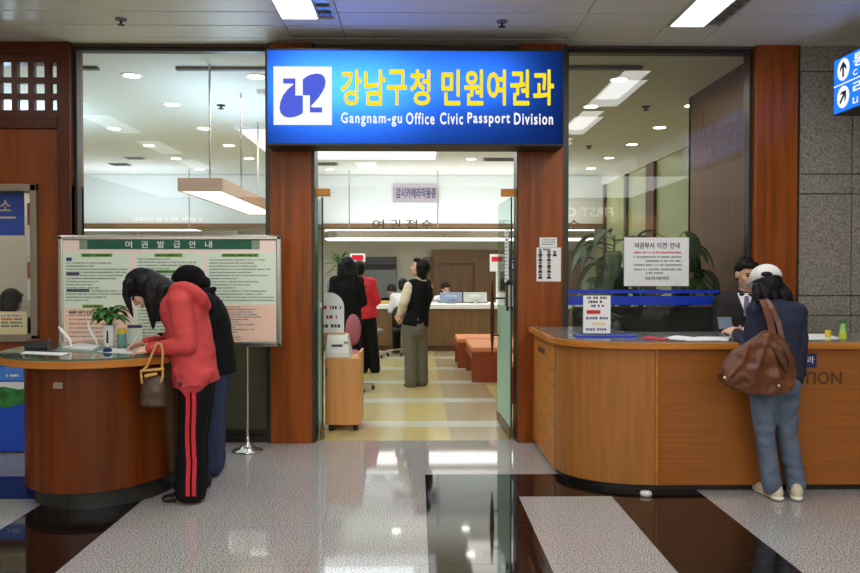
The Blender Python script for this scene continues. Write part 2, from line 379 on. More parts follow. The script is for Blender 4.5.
# glazing
def glazed(name, x0, x1, z0, z1, y=6.88, fr=.03, m='window_glass'):
    f = MB()
    f.box((x0, 6.82, z0), (x0+fr, 6.91, z1)); f.box((x1-fr, 6.82, z0), (x1, 6.91, z1)); f.box((x0+fr, 6.82, z1-fr), (x1-fr, 6.91, z1)); f.box((x0+fr, 6.82, z0), (x1-fr, 6.91, z0+fr))
    o = struct(f.build(name, 'steel_dark', bevel=.004))
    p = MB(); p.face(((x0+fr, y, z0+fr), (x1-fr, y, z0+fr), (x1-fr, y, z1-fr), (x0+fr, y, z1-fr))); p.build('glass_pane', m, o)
    return o
glazed('window_1', XF, XL0-.02, .06, 3.405); glazed('window_2', XR1+.03, XE0, .06, 3.405, m='window_glass_dimming')  # right pane given a darker tint to dim the office seen through it
b = MB(); b.box((XF, 6.8, 0), (XL0, 7, .06)); b.box((XR1, 6.8, 0), (XE0, 7, .06)); struct(b.build('trim_3', 'steel_dark'))
# transom pane above the doors
b = MB(); b.face(((XL1+.022, 6.9, 2.22), (XR0-.022, 6.9, 2.22), (XR0-.022, 6.9, 3.2), (XL1+.022, 6.9, 3.2))); struct(b.build('window_4', 'window_glass'))
# left wood wall with lattice and a small office window
wx0 = -9.6
zt, zl = W(30, 58, 6.75).z, W(30, 114, 6.75).z
zw1, zw0 = W(20, 184, 6.75).z, W(20, 342, 6.75).z
xo = W(37, 260, 6.75).x
b = MB()
b.box((wx0, 6.78, zt), (XF, 7.02, ZC)); b.box((W(56.5, 80, 6.75).x, 6.78, zw0), (XF, 7.02, zt)); b.box((wx0, 6.78, zw1), (W(56.5, 80, 6.75).x, 7.02, zl-.12))
b.box((xo, 6.78, 0), (XF, 7.02, zw1)); b.box((wx0, 6.78, 0), (xo, 7.02, zw0)); b.box((wx0, 6.78, zw0), (-4.7, 7.02, zw1))
struct(b.build('wall_left', 'panel_wood'))
b = MB(); b.box((wx0, 6.75, zl-.12), (W(57, 100, 6.75).x-.002, 6.8, zl-.037)); b.box((wx0, 6.75, zt+.037), (W(57, 80, 6.75).x-.002, 6.8, ZC)); b.box((W(57, 80, 6.75).x, 6.745, 0), (XF, 6.78, ZC)); struct(b.build('trim_4', 'dark_wood', bevel=.004))
b = MB(); lx1 = W(56.5, 80, 6.75).x; pitch = .1395
cx = W(13.7, 80, 6.75).x; bw = .05
k = -14
while cx+k*pitch-bw/2 < lx1:
    x = cx+k*pitch; b.box((x-bw/2, 6.76, zl-.02), (x+bw/2, 6.81, zt+.02)); k += 1
for py in (79.8, 96): z = W(30, py, 6.75).z; b.box((-5.3, 6.762, z-.025), (lx1, 6.808, z+.025))
for z in (zl-.0, zt+.0): b.box((-5.3, 6.757, z-.035), (lx1, 6.815, z+.035))
b.box((lx1, 6.753, zl-.034), (lx1+.02, 6.818, zt+.034)); b.box((-5.3, 6.78, zl-.1), (-5.25, 7.02, zt+.02))
o = struct(b.build('trim_5', 'dark_wood'))
b = MB(); b.box((wx0, 6.78, zl-.1), (-5.3, 7.02, zt)); struct(b.build('wall_left.001', 'panel_wood'))
f = MB(); fx = -4.7
f.box((xo-.055, 6.74, zw0), (xo, 6.96, zw1)); f.box((fx, 6.74, zw1-.06), (xo, 6.96, zw1)); f.box((fx, 6.74, zw0), (xo, 6.96, zw0+.06)); f.box((fx, 6.74, zw0), (fx+.05, 6.96, zw1))
o3 = struct(f.build('window_3', 'aluminium', bevel=.005))
p = MB(); p.face(((fx, 6.86, zw0), (xo, 6.86, zw0), (xo, 6.86, zw1), (fx, 6.86, zw1))); p.build('glass_pane', 'window_glass', o3)
# small booth behind the office window
b = MB(); b.box((-4.9, 7.78, 0), (-3.36, 7.82, 2.6)); b.box((-3.39, 7.02, 0), (-3.36, 7.78, 2.6)); b.box((-4.9, 7.02, 2.56), (-3.36, 7.82, 2.6)); b.box((-4.95, 7.02, 0), (-4.9, 7.82, 2.6)); struct(b.build('wall_booth', 'wall_taupe'))
area('booth_light', (-3.9, 7.3, 2.5), .6, .3, 4, (1, .97, .9))
# right granite wall
b = MB(); b.box((XE1, 6.80, 0), (8.6, 7.02, ZC)); struct(b.build('wall_right', 'joint_dark'))
b = MB(); zs = [ZC, 3.21, 2.326, 2.154, 1.268, 1.097, .2, 0]
for a, c in zip(zs, zs[1:]):
    xx = XE1+.02
    for x2 in ((3.78, 5.0, 6.2, 7.4, 8.6)):
        b.box((xx+.004, 6.775, c+.004), (x2-.004, 6.80, a-.004)); xx = x2
struct(b.build('wall_right.001', 'granite_wall', bevel=.002))
b = MB(); b.box((XE1, 6.76, 0), (XE1+.022, 6.81, ZC)); struct(b.build('trim_6', 'steel_dark'))
# lobby shell
b = MB(); b.box((-9.7, -6.95, 0), (8.6, -6.9, ZC)); struct(b.build('wall_back', 'wall_lobby'))
b = MB(); b.box((-9.75, -6.9, 0), (-9.7, 7.02, ZC)); b.box((8.6, -6.9, 0), (8.65, 7.02, ZC)); struct(b.build('wall_side', 'wall_lobby'))
# office shell
YB = 15.7
b = MB(); b.box((-7.7, YB, 2.44), (3.9, YB+.2, ZO)); b.box((-7.75, 7.02, 0), (-7.7, 17.3, ZO)); struct(b.build('wall_office', 'wall_white'))
b = MB(); b.box((-7.7, YB-.02, 2.36), (3.9, YB+.2, 2.44)); struct(b.build('trim_7', 'office_wood'))
b = MB(); b.box((-7.7, 17.2, 0), (3.9, 17.25, 2.5)); b.box((-7.7, YB+.2, 2.42), (3.9, 17.25, 2.47)); struct(b.build('wall_office_rear', 'wall_taupe'))
# inside wood wall right of the window and pale green glazed partition
XI = 3.04
b = MB(); b.box((XI, 7.02, 0), (XI+.08, 8.76, ZO)); b.box((XI, 8.7, 0), (3.9, 8.76, ZO)); struct(b.build('wall_inner', 'inner_wood'))
XG = 3.73
gp = MB(); gp.box((XG, 8.76, .1), (XG+.03, 17.2, 3.2)); gl = gp.build('window_5', 'pale_green_glass'); struct(gl)
f = MB(); f.box((XG-.03, 8.76, 3.2), (XG+.1, YB, ZO)); f.box((XG-.03, 8.76, 0), (XG+.1, 17.2, .1)); f.build('window_frame', 'ceiling_white', gl)
for (pa, wd, mm) in ((627.5, .14, 'steel_dark'), (606, .12, 'steel_dark'), (652.5, .42, 'dark_wood')):
    r = ray(pa, 200); Y = XG/r.x*r.y; q = MB(); q.box((XG-.05, Y-wd/2, 0), (XG+.06, Y+wd/2, 3.2)); q.build('mullion', mm, gl)
b = MB(); b.box((XG+.12, 7.02, 0), (XG+.2, 17.3, ZO)); struct(b.build('wall_office_side', 'wall_white'))
# low panels behind the glazing
b = MB(); b.box((XF+.05, 7.06, .12), (XL0-.03, 7.1, .86)); b.box((XF+.05, 7.05, 0), (XL0-.03, 7.12, .12))
tag(b.build('low_screen', 'olive_panel'), 'olive brown low screen behind the left shop window glass', 'screen')
b = MB(); b.box((1.42, 7.1, 0), (2.8, 7.16, 1.16)); tag(b.build('low_screen', 'charcoal_panel', bevel=.01), 'charcoal low screen behind the right window below the blue band', 'screen')
# blue bands on the glass
za, zb = W(640, 290, 6.86).z, W(640, 293.5, 6.86).z; zc, zd = W(640, 296, 6.86).z, W(640, 305, 6.86).z
b = MB(); b.box((XR1+.05, 6.866, zb), (2.66, 6.872, za)); b.box((XR1+.05, 6.866, zd), (2.66, 6.872, zc))
tag(b.build('glass_band', 'blue_film'), 'blue double safety stripe stuck across the right window glass', 'window film')
# curtain track by the left window ceiling
b = MB(); p0, p1 = W(177, 65, 7.55), W(268, 65.5, 7.55); b.box((p0.x, 7.5, ZO-.03), (p1.x, 7.56, ZO)); p2 = W(97, 65, 7.5); b.box((-3.3, 7.5, ZO-.03), (p2.x, 7.56, ZO)); struct(b.build('trim_8', 'grey_plastic'))
b = MB(); b.box((1.3, 7.4, ZO-.03), (W(640, 69, 7.5).x, 7.47, ZO)); struct(b.build('trim_9', 'grey_plastic'))
# ------------------------------------------------------------------ ceiling lamps
def troffer(x0, x1, y0, y1, label):
    t = thing('ceiling_light', label, 'ceiling light', ((x0+x1)/2, (y0+y1)/2, ZC-.02), 'fluorescent lights in the lobby ceiling')
    xm = x0+(x1-x0)*.69
    b = MB()
    for q in ((x0, x0+.015), (xm-.008, xm+.008), (x1-.015, x1)): b.box((q[0], y0, ZC-.02), (q[1], y1, ZC))
    for q in ((y0, y0+.015), (y1-.015, y1)): b.box((x0, q[0], ZC-.02), (x1, q[1], ZC))
    b.build('frame', 'pale_plastic', t)
    b = MB(); b.box((x0+.015, y0+.015, ZC-.008), (xm-.008, y1-.015, ZC-.002)); b.build('diffuser', 'lamp_white', t)
    b = MB(); b.box((xm+.008, y0+.015, ZC-.006), (x1-.015, y1-.015, ZC-.002))
    o = b.build('reflector', 'steel', t)
    n = int((y1-y0)/.14)
    for k in range(1, n): b = MB(); b.box((xm+.01, y0+(y1-y0)*k/n-.004, ZC-.02), (x1-.018, y0+(y1-y0)*k/n+.004, ZC-.006)); b.build('louvre', 'grey_plastic', t)
    return t
T0 = troffer(1.985, 2.40, 4.9, 6.22, 'lit fluorescent ceiling light towards the top right, above the right shop window')
T1 = troffer(-1.045, -.62, 4.75, 6.08, 'lit fluorescent ceiling light above the blue office sign')
for bx, nm in ((T0, 'right'), (T1, 'left')):
    for k, w_ in ((1, 'second'), (2, 'third')):
        dup(bx, bx.location+V((0, -1.9*k, 0)), 'fluorescent ceiling light in the %s lamp row of the lobby, %s from the glass front' % (nm, w_))
def sprinkler(px, py, label):
    p = G(px, py, ZC); t = thing('sprinkler_head', label, 'sprinkler', (p.x, p.y, ZC-.05), 'sprinklers in the lobby ceiling')
    b = MB(); b.lathe((p.x, p.y, ZC-.012), [(.045, .012), (.04, 0), (.012, -.004)], 16); b.build('rosette', 'grey_plastic', t)
    b = MB(); b.lathe((p.x, p.y, ZC-.05), [(0, 0), (.028, .003), (.028, .007), (.008, .01), (.01, .04)], 14); b.build('nozzle', 'black', t)
sprinkler(121, 19, 'small dark sprinkler in the lobby ceiling above the left window')
sprinkler(502, 21, 'small dark sprinkler in the lobby ceiling above the blue sign')
DL = [(132, 75), (172, 104), (204, 128), (114, 128), (149, 145), (176, 158), (134, 169), (199, 169), (256, 76), (229, 145), (249, 158), (396, 168), (466, 169), (471, 158.5), (330, 169),
      (619, 79), (591, 106), (692, 105), (659.5, 127), (632, 144), (609, 157.5), (591, 168)]
proto = None
for i, (px, py) in enumerate(DL):
    p = G(px, py, ZO); where = 'left window' if px < 270 else ('doorway' if px < 515 else 'right window')
    lab = 'round recessed downlight in the white office ceiling seen through the ' + where
    if proto is None:
        proto = thing('downlight', lab, 'downlight', (p.x, p.y, ZO-.01), 'downlights in the office ceiling, ' + where)
        b = MB(); b.lathe((p.x, p.y, ZO-.012), [(.075, .004), (.1, 0), (.11, .012)], 24); b.build('trim_ring', 'white', proto)
        b = MB(); b.lathe((p.x, p.y, ZO-.0125), [(0, 0), (.08, .001), (.08, .006), (0, .007)], 24); b.build('lamp', 'downlight_glow', proto)
        r0 = proto
    else:
        r0 = dup(proto, (p.x, p.y, ZO-.01), lab, 'downlights in the office ceiling, ' + where)
# big back-lit panel, vents, detector, hanging lamp
b = MB(); b.box((-2.41, 10.62, ZO-.03), (.31, 13.4, ZO-.01)); t = thing('ceiling_lamp', 'large glowing white light panel in the office ceiling beyond the doorway', 'ceiling light', (-1.05, 12, ZO-.03))
b.build('diffuser', 'ceiling_panel_glow', t)
b = MB(); b.box((-2.45, 10.56, ZO-.035), (-2.41, 13.44, ZO)); b.box((.31, 10.56, ZO-.035), (.35, 13.44, ZO)); b.box((-2.41, 10.56, ZO-.035), (.31, 10.6, ZO)); b.box((-2.41, 13.4, ZO-.035), (.31, 13.44, ZO)); b.build('frame', 'white', t)
def vent(px, py, sx, sy, label, m='grey_plastic'):
    p = G(px, py, ZO); b = MB(); b.box((p.x-sx/2, p.y-sy/2, ZO-.015), (p.x+sx/2, p.y+sy/2, ZO)); o = b.build('ceiling_vent', m); tag(o, label, 'vent')
    s_ = MB()
    for k in range(5): s_.box((p.x-sx/2+.03, p.y-sy/2+sy*(k+.35)/5, ZO-.022), (p.x+sx/2-.03, p.y-sy/2+sy*(k+.6)/5, ZO-.014))
    s_.build('slat', 'grey_plastic', o)
vent(135, 157.5, .34, .2, 'pale ceiling vent in the office beside the downlights, right one of the left window pair', 'pale_plastic'); vent(120, 164, .34, .22, 'grey ceiling vent lower at the left of the left window'); vent(501, 159, .62, .3, 'pale ceiling vent seen at the right of the doorway'); vent(325, 163.5, .45, .3, 'pale ceiling vent seen at the left of the doorway')
for (px, py, lab) in ((221, 105, 'tiny dark sprinkler in the office ceiling behind the hanging lamp rods'), (589, 146, 'tiny dark sprinkler in the office ceiling low in the right window'), (646, 106.5, 'tiny dark sprinkler in the office ceiling in the middle of the right window')):
    p = G(px, py, ZO); b = MB(); b.lathe((p.x, p.y, ZO-.05), [(0, 0), (.035, .004), (.035, .01), (.012, .015), (.012, .035), (.05, .04), (.05, .05)], 12); tag(b.build('sprinkler_head', 'black'), lab, 'sprinkler')
p = G(263, 90.5, ZO); b = MB(); b.lathe((p.x, p.y, ZO-.05), [(0, 0), (.05, .004), (.07, .03), (.075, .05)], 16); tag(b.build('smoke_detector', 'pale_plastic'), 'round smoke detector in the office ceiling beside the blue sign', 'detector')
zp0 = W(200, 191, 7.4).z; zp1 = W(200, 178, 7.4).z; xa, xb = W(177.5, 185, 7.4).x, W(222.5, 185, 7.4).x; yb = 10.45
t = thing('hanging_lamp', 'long hanging lamp with wood sides and a glowing white underside, behind the left window', 'hanging lamp', ((xa+xb)/2, 10, zp0))
b = MB(); b.box((xa, 7.4, zp0), (xb, 7.43, zp1)); b.box((xa, 7.43, zp0), (xa+.02, yb, zp1)); b.box((xb-.02, 7.43, zp0), (xb, yb, zp1)); b.box((xa, yb, zp0), (xb, yb+.03, zp1)); b.box((xa+.02, 7.43, zp1-.02), (xb-.02, yb, zp1)); b.build('housing', 'lamp_wood', t)
b = MB(); b.box((xa+.02, 7.43, zp0+.004), (xb-.02, yb, zp0+.012)); b.build('diffuser', 'pendant_glow', t)
for (px, Y) in ((210, 7.45), (241, 8.6), (258, 10.3)): q = W(px, 150, Y); b = MB(); b.tube([(q.x, Y, zp1-.01), (q.x, Y, ZO)], .011); b.build('suspension_rod', 'steel', t)
# ------------------------------------------------------------------ large blue office sign
YS = 6.42
q0, q1 = W(265.5, 48.5, YS), W(564, 146, YS); sx0, sx1, sz1, sz0 = q0.x, q1.x, q0.z, q1.z
t = thing('office_sign', 'large glowing blue sign with yellow Korean lettering above the office doorway', 'sign', ((sx0+sx1)/2, 6.6, sz0))
b = MB()
for (p_, q_) in (((sx0, 6.72, sz0), (sx1, 6.74, sz1)), ((sx0, YS-.012, sz0), (sx1, 6.72, sz0+.014)), ((sx0, YS-.012, sz1-.014), (sx1, 6.72, sz1)), ((sx0, YS-.012, sz0+.014), (sx0+.014, 6.72, sz1-.014)), ((sx1-.014, YS-.012, sz0+.014), (sx1, 6.72, sz1-.014))): b.box(p_, q_)
b.build('case', 'case_black', t)
b = MB(); b.face(((sx0+.014, YS, sz0+.014), (sx1-.014, YS, sz0+.014), (sx1-.014, YS, sz1-.014), (sx0+.014, YS, sz1-.014))); b.build('face', 'sign_film', t)
area('sign_tube', (sx0+.62, 6.69, sz1-.3), 1.0, .3, 11.5, (1, 1, 1), (-math.pi/2, 0, 0)); area('sign_tube', (sx0+1.6, 6.69, sz1-.25), .9, .2, 3.6, (1, 1, 1), (-math.pi/2, 0, 0))   # the lamps inside the sign
def SB(px, py): return W(px, py, YS)
l0, l1 = SB(273.5, 66.5), SB(332, 125); b = MB(); b.box((l0.x, YS-.004, l1.z), (l1.x, YS, l0.z)); lg = b.build('logo_panel', 'sign_white', t)
# emblem: tilted ellipse cut into two hooked halves
k = 150.0/819
def LP(u, v): q = SB(265+u*k, 45+v*k); return (q.x, q.z)
upper = [(207, 275), (207, 190), (225, 175), (250, 163), (280, 157), (305, 160), (322, 172), (331, 195), (328, 225), (315, 255), (295, 285), (272, 312), (250, 335), (262, 342), (312, 342), (312, 369), (246, 369), (246, 275)]
lower = [(207, 277), (207, 372), (185, 385), (160, 394), (130, 397), (103, 390), (86, 372), (80, 345), (85, 310), (100, 275), (125, 243), (150, 222), (158, 212), (100, 211), (100, 184), (166, 184), (166, 277)]
b = MB(); b.slab([LP(*p) for p in upper], YS-.008, YS-.004); b.slab([LP(*p) for p in lower], YS-.008, YS-.004); b.build('emblem', 'logo_blue', lg)
def sign_text(s, px0, py1, px1, py0, m, y, parent, off=0.0, name='lettering', thick=.003):
    a, c = W(px0, py0, y), W(px1, py1, y); return text(s, a.x, c.x, a.z, c.z, y, m, parent, name, off, thick=thick)
for ch, a, c in (('강', 341, 361.5), ('남', 364, 385.5), ('구', 387, 407), ('청', 410, 430.5), ('민', 441.5, 460.5), ('원', 464, 483.5), ('여', 487, 506), ('권', 510, 529.5), ('과', 533, 554)):
    sign_text(ch, a, 69.5, c, 105.5, 'sign_yellow', YS, t, .035)
sign_text('Gangnam-gu', 341, 112.5, 402, 126.5, 'sign_white', YS, t, .03, 'english_lettering'); sign_text('Office', 406, 112.5, 434.5, 124.5, 'sign_white', YS, t, .03, 'english_lettering'); sign_text('Civic', 440, 112.5, 463, 124.5, 'sign_white', YS, t, .03, 'english_lettering')
sign_text('Passport', 467.5, 112.5, 510, 126.5, 'sign_white', YS, t, .03, 'english_lettering'); sign_text('Division', 514, 113, 553, 124.7, 'sign_white', YS, t, .03, 'english_lettering')
# ------------------------------------------------------------------ hanging direction sign at the right
xs_ = 3.41; yf, yn = 6.4, 3.7; z1, z0 = W(836, 60.5, 6.4).z, W(836, 116, 6.4).z
t = thing('direction_sign', 'blue hanging direction sign with white arrows at the upper right edge', 'sign', (xs_+.1, 5.05, z0))
b = MB(); b.box((xs_+.006, yn, z0), (xs_+.22, yf, z1)); b.build('case', 'black', t)
b = MB(); b.box((xs_, yn+.01, z0+.01), (xs_+.006, yf-.01, z1-.01)); b.build('face', 'direction_blue', t)
MS = Matrix(((0, -1, 0, xs_), (-1, 0, 0, yf), (0, 0, 1, 0), (0, 0, 0, 1)))   # local x runs towards the lobby, local z up
MS = Matrix(((0, 1, 0, xs_), (-1, 0, 0, yf), (0, 0, 1, 0), (0, 0, 0, 1)))
hz = z1-z0
b = MB(); b.box((xs_-.003, yn+.02, z0+hz*.495), (xs_, yf-.01, z0+hz*.515)); b.build('divider', 'sign_white', t)
def arrow_disc(u, zc, ang):
    d = MB(); d.slab([(u+.088*math.cos(2*math.pi*i/28), zc+.088*math.sin(2*math.pi*i/28)) for i in range(28)], -.003, -.001)
    for v in d.b.verts: v.co = MS @ v.co
    o = d.build('arrow_disc', 'sign_white', t)
    d = MB(); pts = [(-.012, -.06), (.012, -.06), (.012, .02), (.045, -.012), (.045, .018), (0, .064), (-.045, .018), (-.045, -.012), (-.012, .02)]
    c_, s_ = math.cos(ang), math.sin(ang)
    d.slab([(u+x*c_+z*s_, zc-x*s_+z*c_) for x, z in pts], -.0045, -.0032)
    for v in d.b.verts: v.co = MS @ v.co
    d.build('arrow', 'navy', o)
for u in (.15, 2.5):
    arrow_disc(u, z0+hz*.755, 0); arrow_disc(u, z0+hz*.27, math.radians(45))
text('통', .29, .47, z0+hz*.70, z0+hz*.93, 0, 'sign_white', t, 'lettering', .02, MS); text('C', .29, .35, z0+hz*.56, z0+hz*.66, 0, 'sign_white', t, 'lettering', .02, MS)
text('리', .29, .47, z0+hz*.24, z0+hz*.46, 0, 'sign_white', t, 'lettering', .02, MS); text('Li', .29, .36, z0+hz*.08, z0+hz*.19, 0, 'sign_white', t, 'lettering', .02, MS)
d = MB(); sd = 1
for (ua, ub) in ((1.0, 1.55), (1.72, 2.36)):
    for zc, hh in ((.82, .2), (.62, .09), (.34, .2), (.14, .09)): sd += 1; d.dashes(ua, ub, z0+hz*zc, hz*hh, -.002, sd)
for v in d.b.verts: v.co = MS @ v.co
d.build('fine_lettering', 'sign_white', t)
b = MB()
for y in (4.1, 6.0): b.tube([(xs_+.11, y, z1-.005), (xs_+.11, y, ZC)], .01)
b.build('hanging_rod', 'steel_dark', t)
# lit shop fascia across the lobby (seen mirrored in the glass)
t = thing('shop_sign', 'orange lit shop sign across the lobby, reading FIRST CL in the glass reflection', 'sign', (4.2, -6.8, 2.7))
b = MB(); b.box((3.6, -6.88, 2.75), (5.3, -6.8, 3.3)); b.build('case', 'shop_orange', t)
MR = Matrix(((-1, 0, 0, 0), (0, -1, 0, -6.8), (0, 0, 1, 0), (0, 0, 0, 1)))
text('FIRST CL', -5.15, -3.75, 2.93, 3.17, 0, 'shop_white', t, 'lettering', .015, MR)
b = MB(); b.box((5.5, -6.88, 2.6), (6.3, -6.82, 2.95)); tag(b.build('shop_sign', 'shop_orange'), 'smaller plain orange shop sign across the lobby mirrored right of the white letters', 'sign')
b = MB(); b.box((-7.8, -6.88, 2.6), (-5.4, -6.82, 3.05)); o = b.build('shop_sign', 'shop_orange'); tag(o, 'pale orange shop sign mirrored in the left window above the notice board', 'sign')
d = MB(); d.dashes(5.6, 7.4, 2.85, .1, -.003, 5)
for v in d.b.verts: v.co = Matrix(((-1, 0, 0, 0), (0, -1, 0, -6.82), (0, 0, 1, 0), (0, 0, 0, 1))) @ v.co
d.build('fine_lettering', 'shop_white', o)
# ------------------------------------------------------------------ glass doors
def leaf(name, xh, yh, ang, label, handle, fitx):
    """hinge at (xh, yh), leaf opened inwards, ang = heading of the leaf in plan"""
    L, Z0, Z1 = .88, .015, 2.13
    R = Matrix.Translation((xh, yh, 0)) @ Matrix.Rotation(ang, 4, 'Z')
    t = thing(name, label, 'door', (xh, yh, 0)); t['kind'] = 'structure'
    def pb(nm, m, fn, **k):
        b = MB(); fn(b)
        for v in b.b.verts: v.co = R @ v.co
        return b.build(nm, m, t, **k)
    pb('pane', 'door_glass', lambda b: b.box((0, -.006, .105), (L, .006, Z1)))
    pb('sheen_sheet', 'sheen_green', lambda b: b.box((.005, .0065, .11), (L-.005, .008, 1.16)))  # added pale green sheet imitating light reflected in the door glass
    pb('kick_rail', 'bronze', lambda b: b.box((0, -.016, Z0), (L, .016, .105)))
    pb('edge_seal', 'black', lambda b: b.box((-.006, -.007, .105), (0, .007, Z1)))
    b = MB(); b.box((fitx[0], yh-.03, 2.135), (fitx[1], yh+.02, 2.2)); b.build('top_fitting', 'orange_fitting', t, bevel=.004)
    if handle:
        side = handle
        def hd(b):
            for z, r in ((1.36, .008), (1.2, .016), (1.02, .022), (.85, .016), (.7, .008)): pass
            b.chain([(V((L-.13, side*.075, z)), r) for z, r in ((1.38, .006), (1.2, .016), (1.02, .024), (.85, .018), (.68, .006))])
        h = pb('pull_handle', 'dark_wood', hd, smooth=True)
        b = MB()
        for z in (1.22, .86): b.cap(R @ V((L-.13, 0, z)), R @ V((L-.13, side*.07, z)), .009, .009)
        b.build('standoff', 'steel_dark', h)
        pb('lock_box', 'steel', lambda b: b.box((.02, -.022, 1.17), (.22, .022, 1.36)))
        pb('lock_bar', 'black', lambda b: b.box((.09, -.03, 1.13), (.115, .03, 1.4)))
        def st(b):
            b.box((.12, .0065, 1.38), (.36, .0085, 1.86)); b.box((.12, -.0085, 1.38), (.36, -.0065, 1.86))
        n = pb('notice_sheet', 'paper', st)
        d = MB()
        for k in range(14): d.dashes(.14, .34, 1.83-.032*k, .016, 0, 40+k, .9)
        for v in d.b.verts: v.co = R @ V((.48-v.co.x, .0095, v.co.z))
        d.build('fine_print', 'grey_plastic', n)
    return t
pr = W(511, 441, 6.87); pl = W(323, 441, 6.87)
leaf('door_1', pr.x, 6.87, math.radians(91.5), 'open glass door leaf on the right with a dark wooden pull handle', 1, (W(501, 199, 6.85).x, W(518, 199, 6.85).x))
leaf('door_2', pl.x, 6.87, math.radians(101), 'open glass door leaf on the left of the doorway', 0, (W(311, 199, 6.85).x, W(330, 199, 6.85).x))
# ------------------------------------------------------------------ oval writing desk at the left
DC = V((-2.12, 5.42, 0))
def oval(a, c, n=72, x0=DC.x, y0=DC.y): return [(x0+a*math.cos(2*math.pi*i/n), y0+c*math.sin(2*math.pi*i/n)) for i in range(n)]
ZT = .955
t = thing('writing_desk', 'oval wooden writing desk with a glass top at the left', 'desk', (DC.x, DC.y, 0))
b = MB(); b.prism(oval(.45, .53), 0, .125); b.build('plinth', 'plinth_black', t, smooth=False)
b = MB(); b.prism(oval(.483, .64), .125, ZT-.06)
b.build('body', 'desk_wood', t)
b = MB(); b.prism(oval(.65, .73), ZT-.06, ZT-.012); b.build('tabletop', 'edge_wood', t, bevel=.006)
b = MB(); b.prism(oval(.645, .725), ZT-.012, ZT); b.build('glass_top', 'desk_glass', t)
q = W(59, 385, 4.79); b = MB(); b.box((q.x-.028, 4.772, q.z-.02), (q.x+.03, 4.786, q.z+.018)); b.build('name_plate', 'aluminium', t)
# ------------------------------------------------------------------ notice board on two posts
YN = 6.43
def N(px, py): return W(px, py, YN)
n0, n1 = N(58, 235), N(282, 347)
t = thing('notice_board', 'freestanding notice board with green header on two steel posts behind the writing women', 'notice board', ((n0.x+n1.x)/2, YN, 0))
b = MB(); fw = .045
b.box((n0.x, YN-.02, n1.z), (n1.x, YN+.02, n1.z+fw)); b.box((n0.x, YN-.02, n0.z-fw), (n1.x, YN+.02, n0.z)); b.box((n0.x, YN-.02, n1.z), (n0.x+fw, YN+.02, n0.z)); b.box((n1.x-fw, YN-.02, n1.z), (n1.x, YN+.02, n0.z))
b.build('frame', 'steel', t, bevel=.012)
mat('board_pink', C(254, 231, 220), .6); mat('board_green_pale', C(232, 243, 224), .6); mat('board_salmon', C(255, 215, 191), .6); mat('board_header', C(16, 92, 66), .5); mat('highlight_green', C(120, 178, 70), .6); mat('label_navy', C(60, 62, 110), .6); mat('print_grey', C(122, 128, 118), .7); mat('print_dark', C(46, 46, 48), .7)
mat('board_header_fade', C(140, 150, 130), .5)
b = MB(); b.box((n0.x+fw-.005, YN-.012, n1.z+fw-.005), (n1.x-fw+.005, YN+.012, n0.z-fw+.005)); bp = b.build('board', 'board_pink', t)
def sheet(nm, m, px0, py0, px1, py1, y, parent=bp, Y=YN):
    a, c = W(px0, py0, Y), W(px1, py1, Y); q = MB(); q.box((a.x, y, c.z), (c.x, y+.0015, a.z)); return q.build(nm, m, parent)
hb = sheet('header_band', 'board_header', 88, 239.5, 252, 249.3, YN-.0145)
sheet('header_fade', 'board_header_fade', 80, 239.7, 88, 249.3, YN-.0145); sheet('header_fade', 'board_header_fade', 252, 239.7, 260, 249.3, YN-.0145)
for ch, x in (('여', 129.3), ('권', 145), ('발', 161.5), ('급', 177.5), ('안', 193), ('내', 209)):
    a, c = N(x-3.4, 248), N(x+3.4, 241); text(ch, a.x, c.x, a.z, c.z, YN-.0146, 'white', bp, 'lettering', .012, thick=.001)
for (x0, x1, zb_) in ((64, 131.5, 308), (136, 204, 341), (208, 277, 304.5)):
    sheet('panel', 'board_green_pale', x0, 252.5, x1, 341.5, YN-.014)
    if zb_ < 340: sheet('panel', 'board_salmon', x0+1.2, zb_, x1-1.2, 341, YN-.0155)
for (x0, x1, y0, y1) in ((82, 113, 253.5, 257), (83, 104, 304.5, 308), (155, 183, 253.5, 257), (156, 180, 270, 273.3), (222, 259, 253.5, 257)): sheet('heading_strip', 'highlight_green', x0, y0, x1, y1, YN-.016)
for (x0, x1, y0, y1) in ((67, 72.5, 257.6, 261), (67, 80, 272.3, 275.3), (67.5, 90, 289, 292)): sheet('heading_strip', 'label_navy', x0, y0, x1, y1, YN-.016)
d = MB(); sd = 100
for (x0, x1, ya, yb_, st, sal) in ((67, 129, 263, 303, 3.1, 0), (139, 201, 259, 340, 3.2, 0), (210, 275, 260, 303, 3.1, 0), (212, 274, 307, 340, 2.5, 1), (70, 128, 311, 339, 4.2, 1)):
    y = ya
    while y < yb_:
        sd += 1; a, c = N(x0, y), N(x1, y); rr = random.Random(sd).uniform(.35, 1); d.dashes(a.x, c.x, a.z, .0105, YN-.0172, sd, rr); y += st
d.build('fine_print', 'print_grey', bp)
d = MB()
for (x0, x1, y) in ((84, 111, 255.2), (157, 181, 255.2), (158, 178, 271.6), (224, 257, 255.2), (85, 102, 306.2), (70, 103, 312.5)): a, c = N(x0, y), N(x1, y); d.dashes(a.x, c.x, a.z, .016, YN-.0176, int(x0))
d.build('fine_print', 'print_dark', bp)
for px in (94, 246.3):
    q = N(px, 340); b = MB(); b.tube([(q.x, YN+.03, .012), (q.x, YN+.03, n0.z-.01)], .013, 12); po = b.build('post', 'steel', t, smooth=True)
    b = MB(); b.lathe((q.x, YN+.03, 0), [(0, .0), (.125, 0), (.128, .008), (.115, .016), (.07, .03), (.035, .055), (.018, .085), (.014, .12)], 28); b.build('foot', 'steel', t, smooth=True)
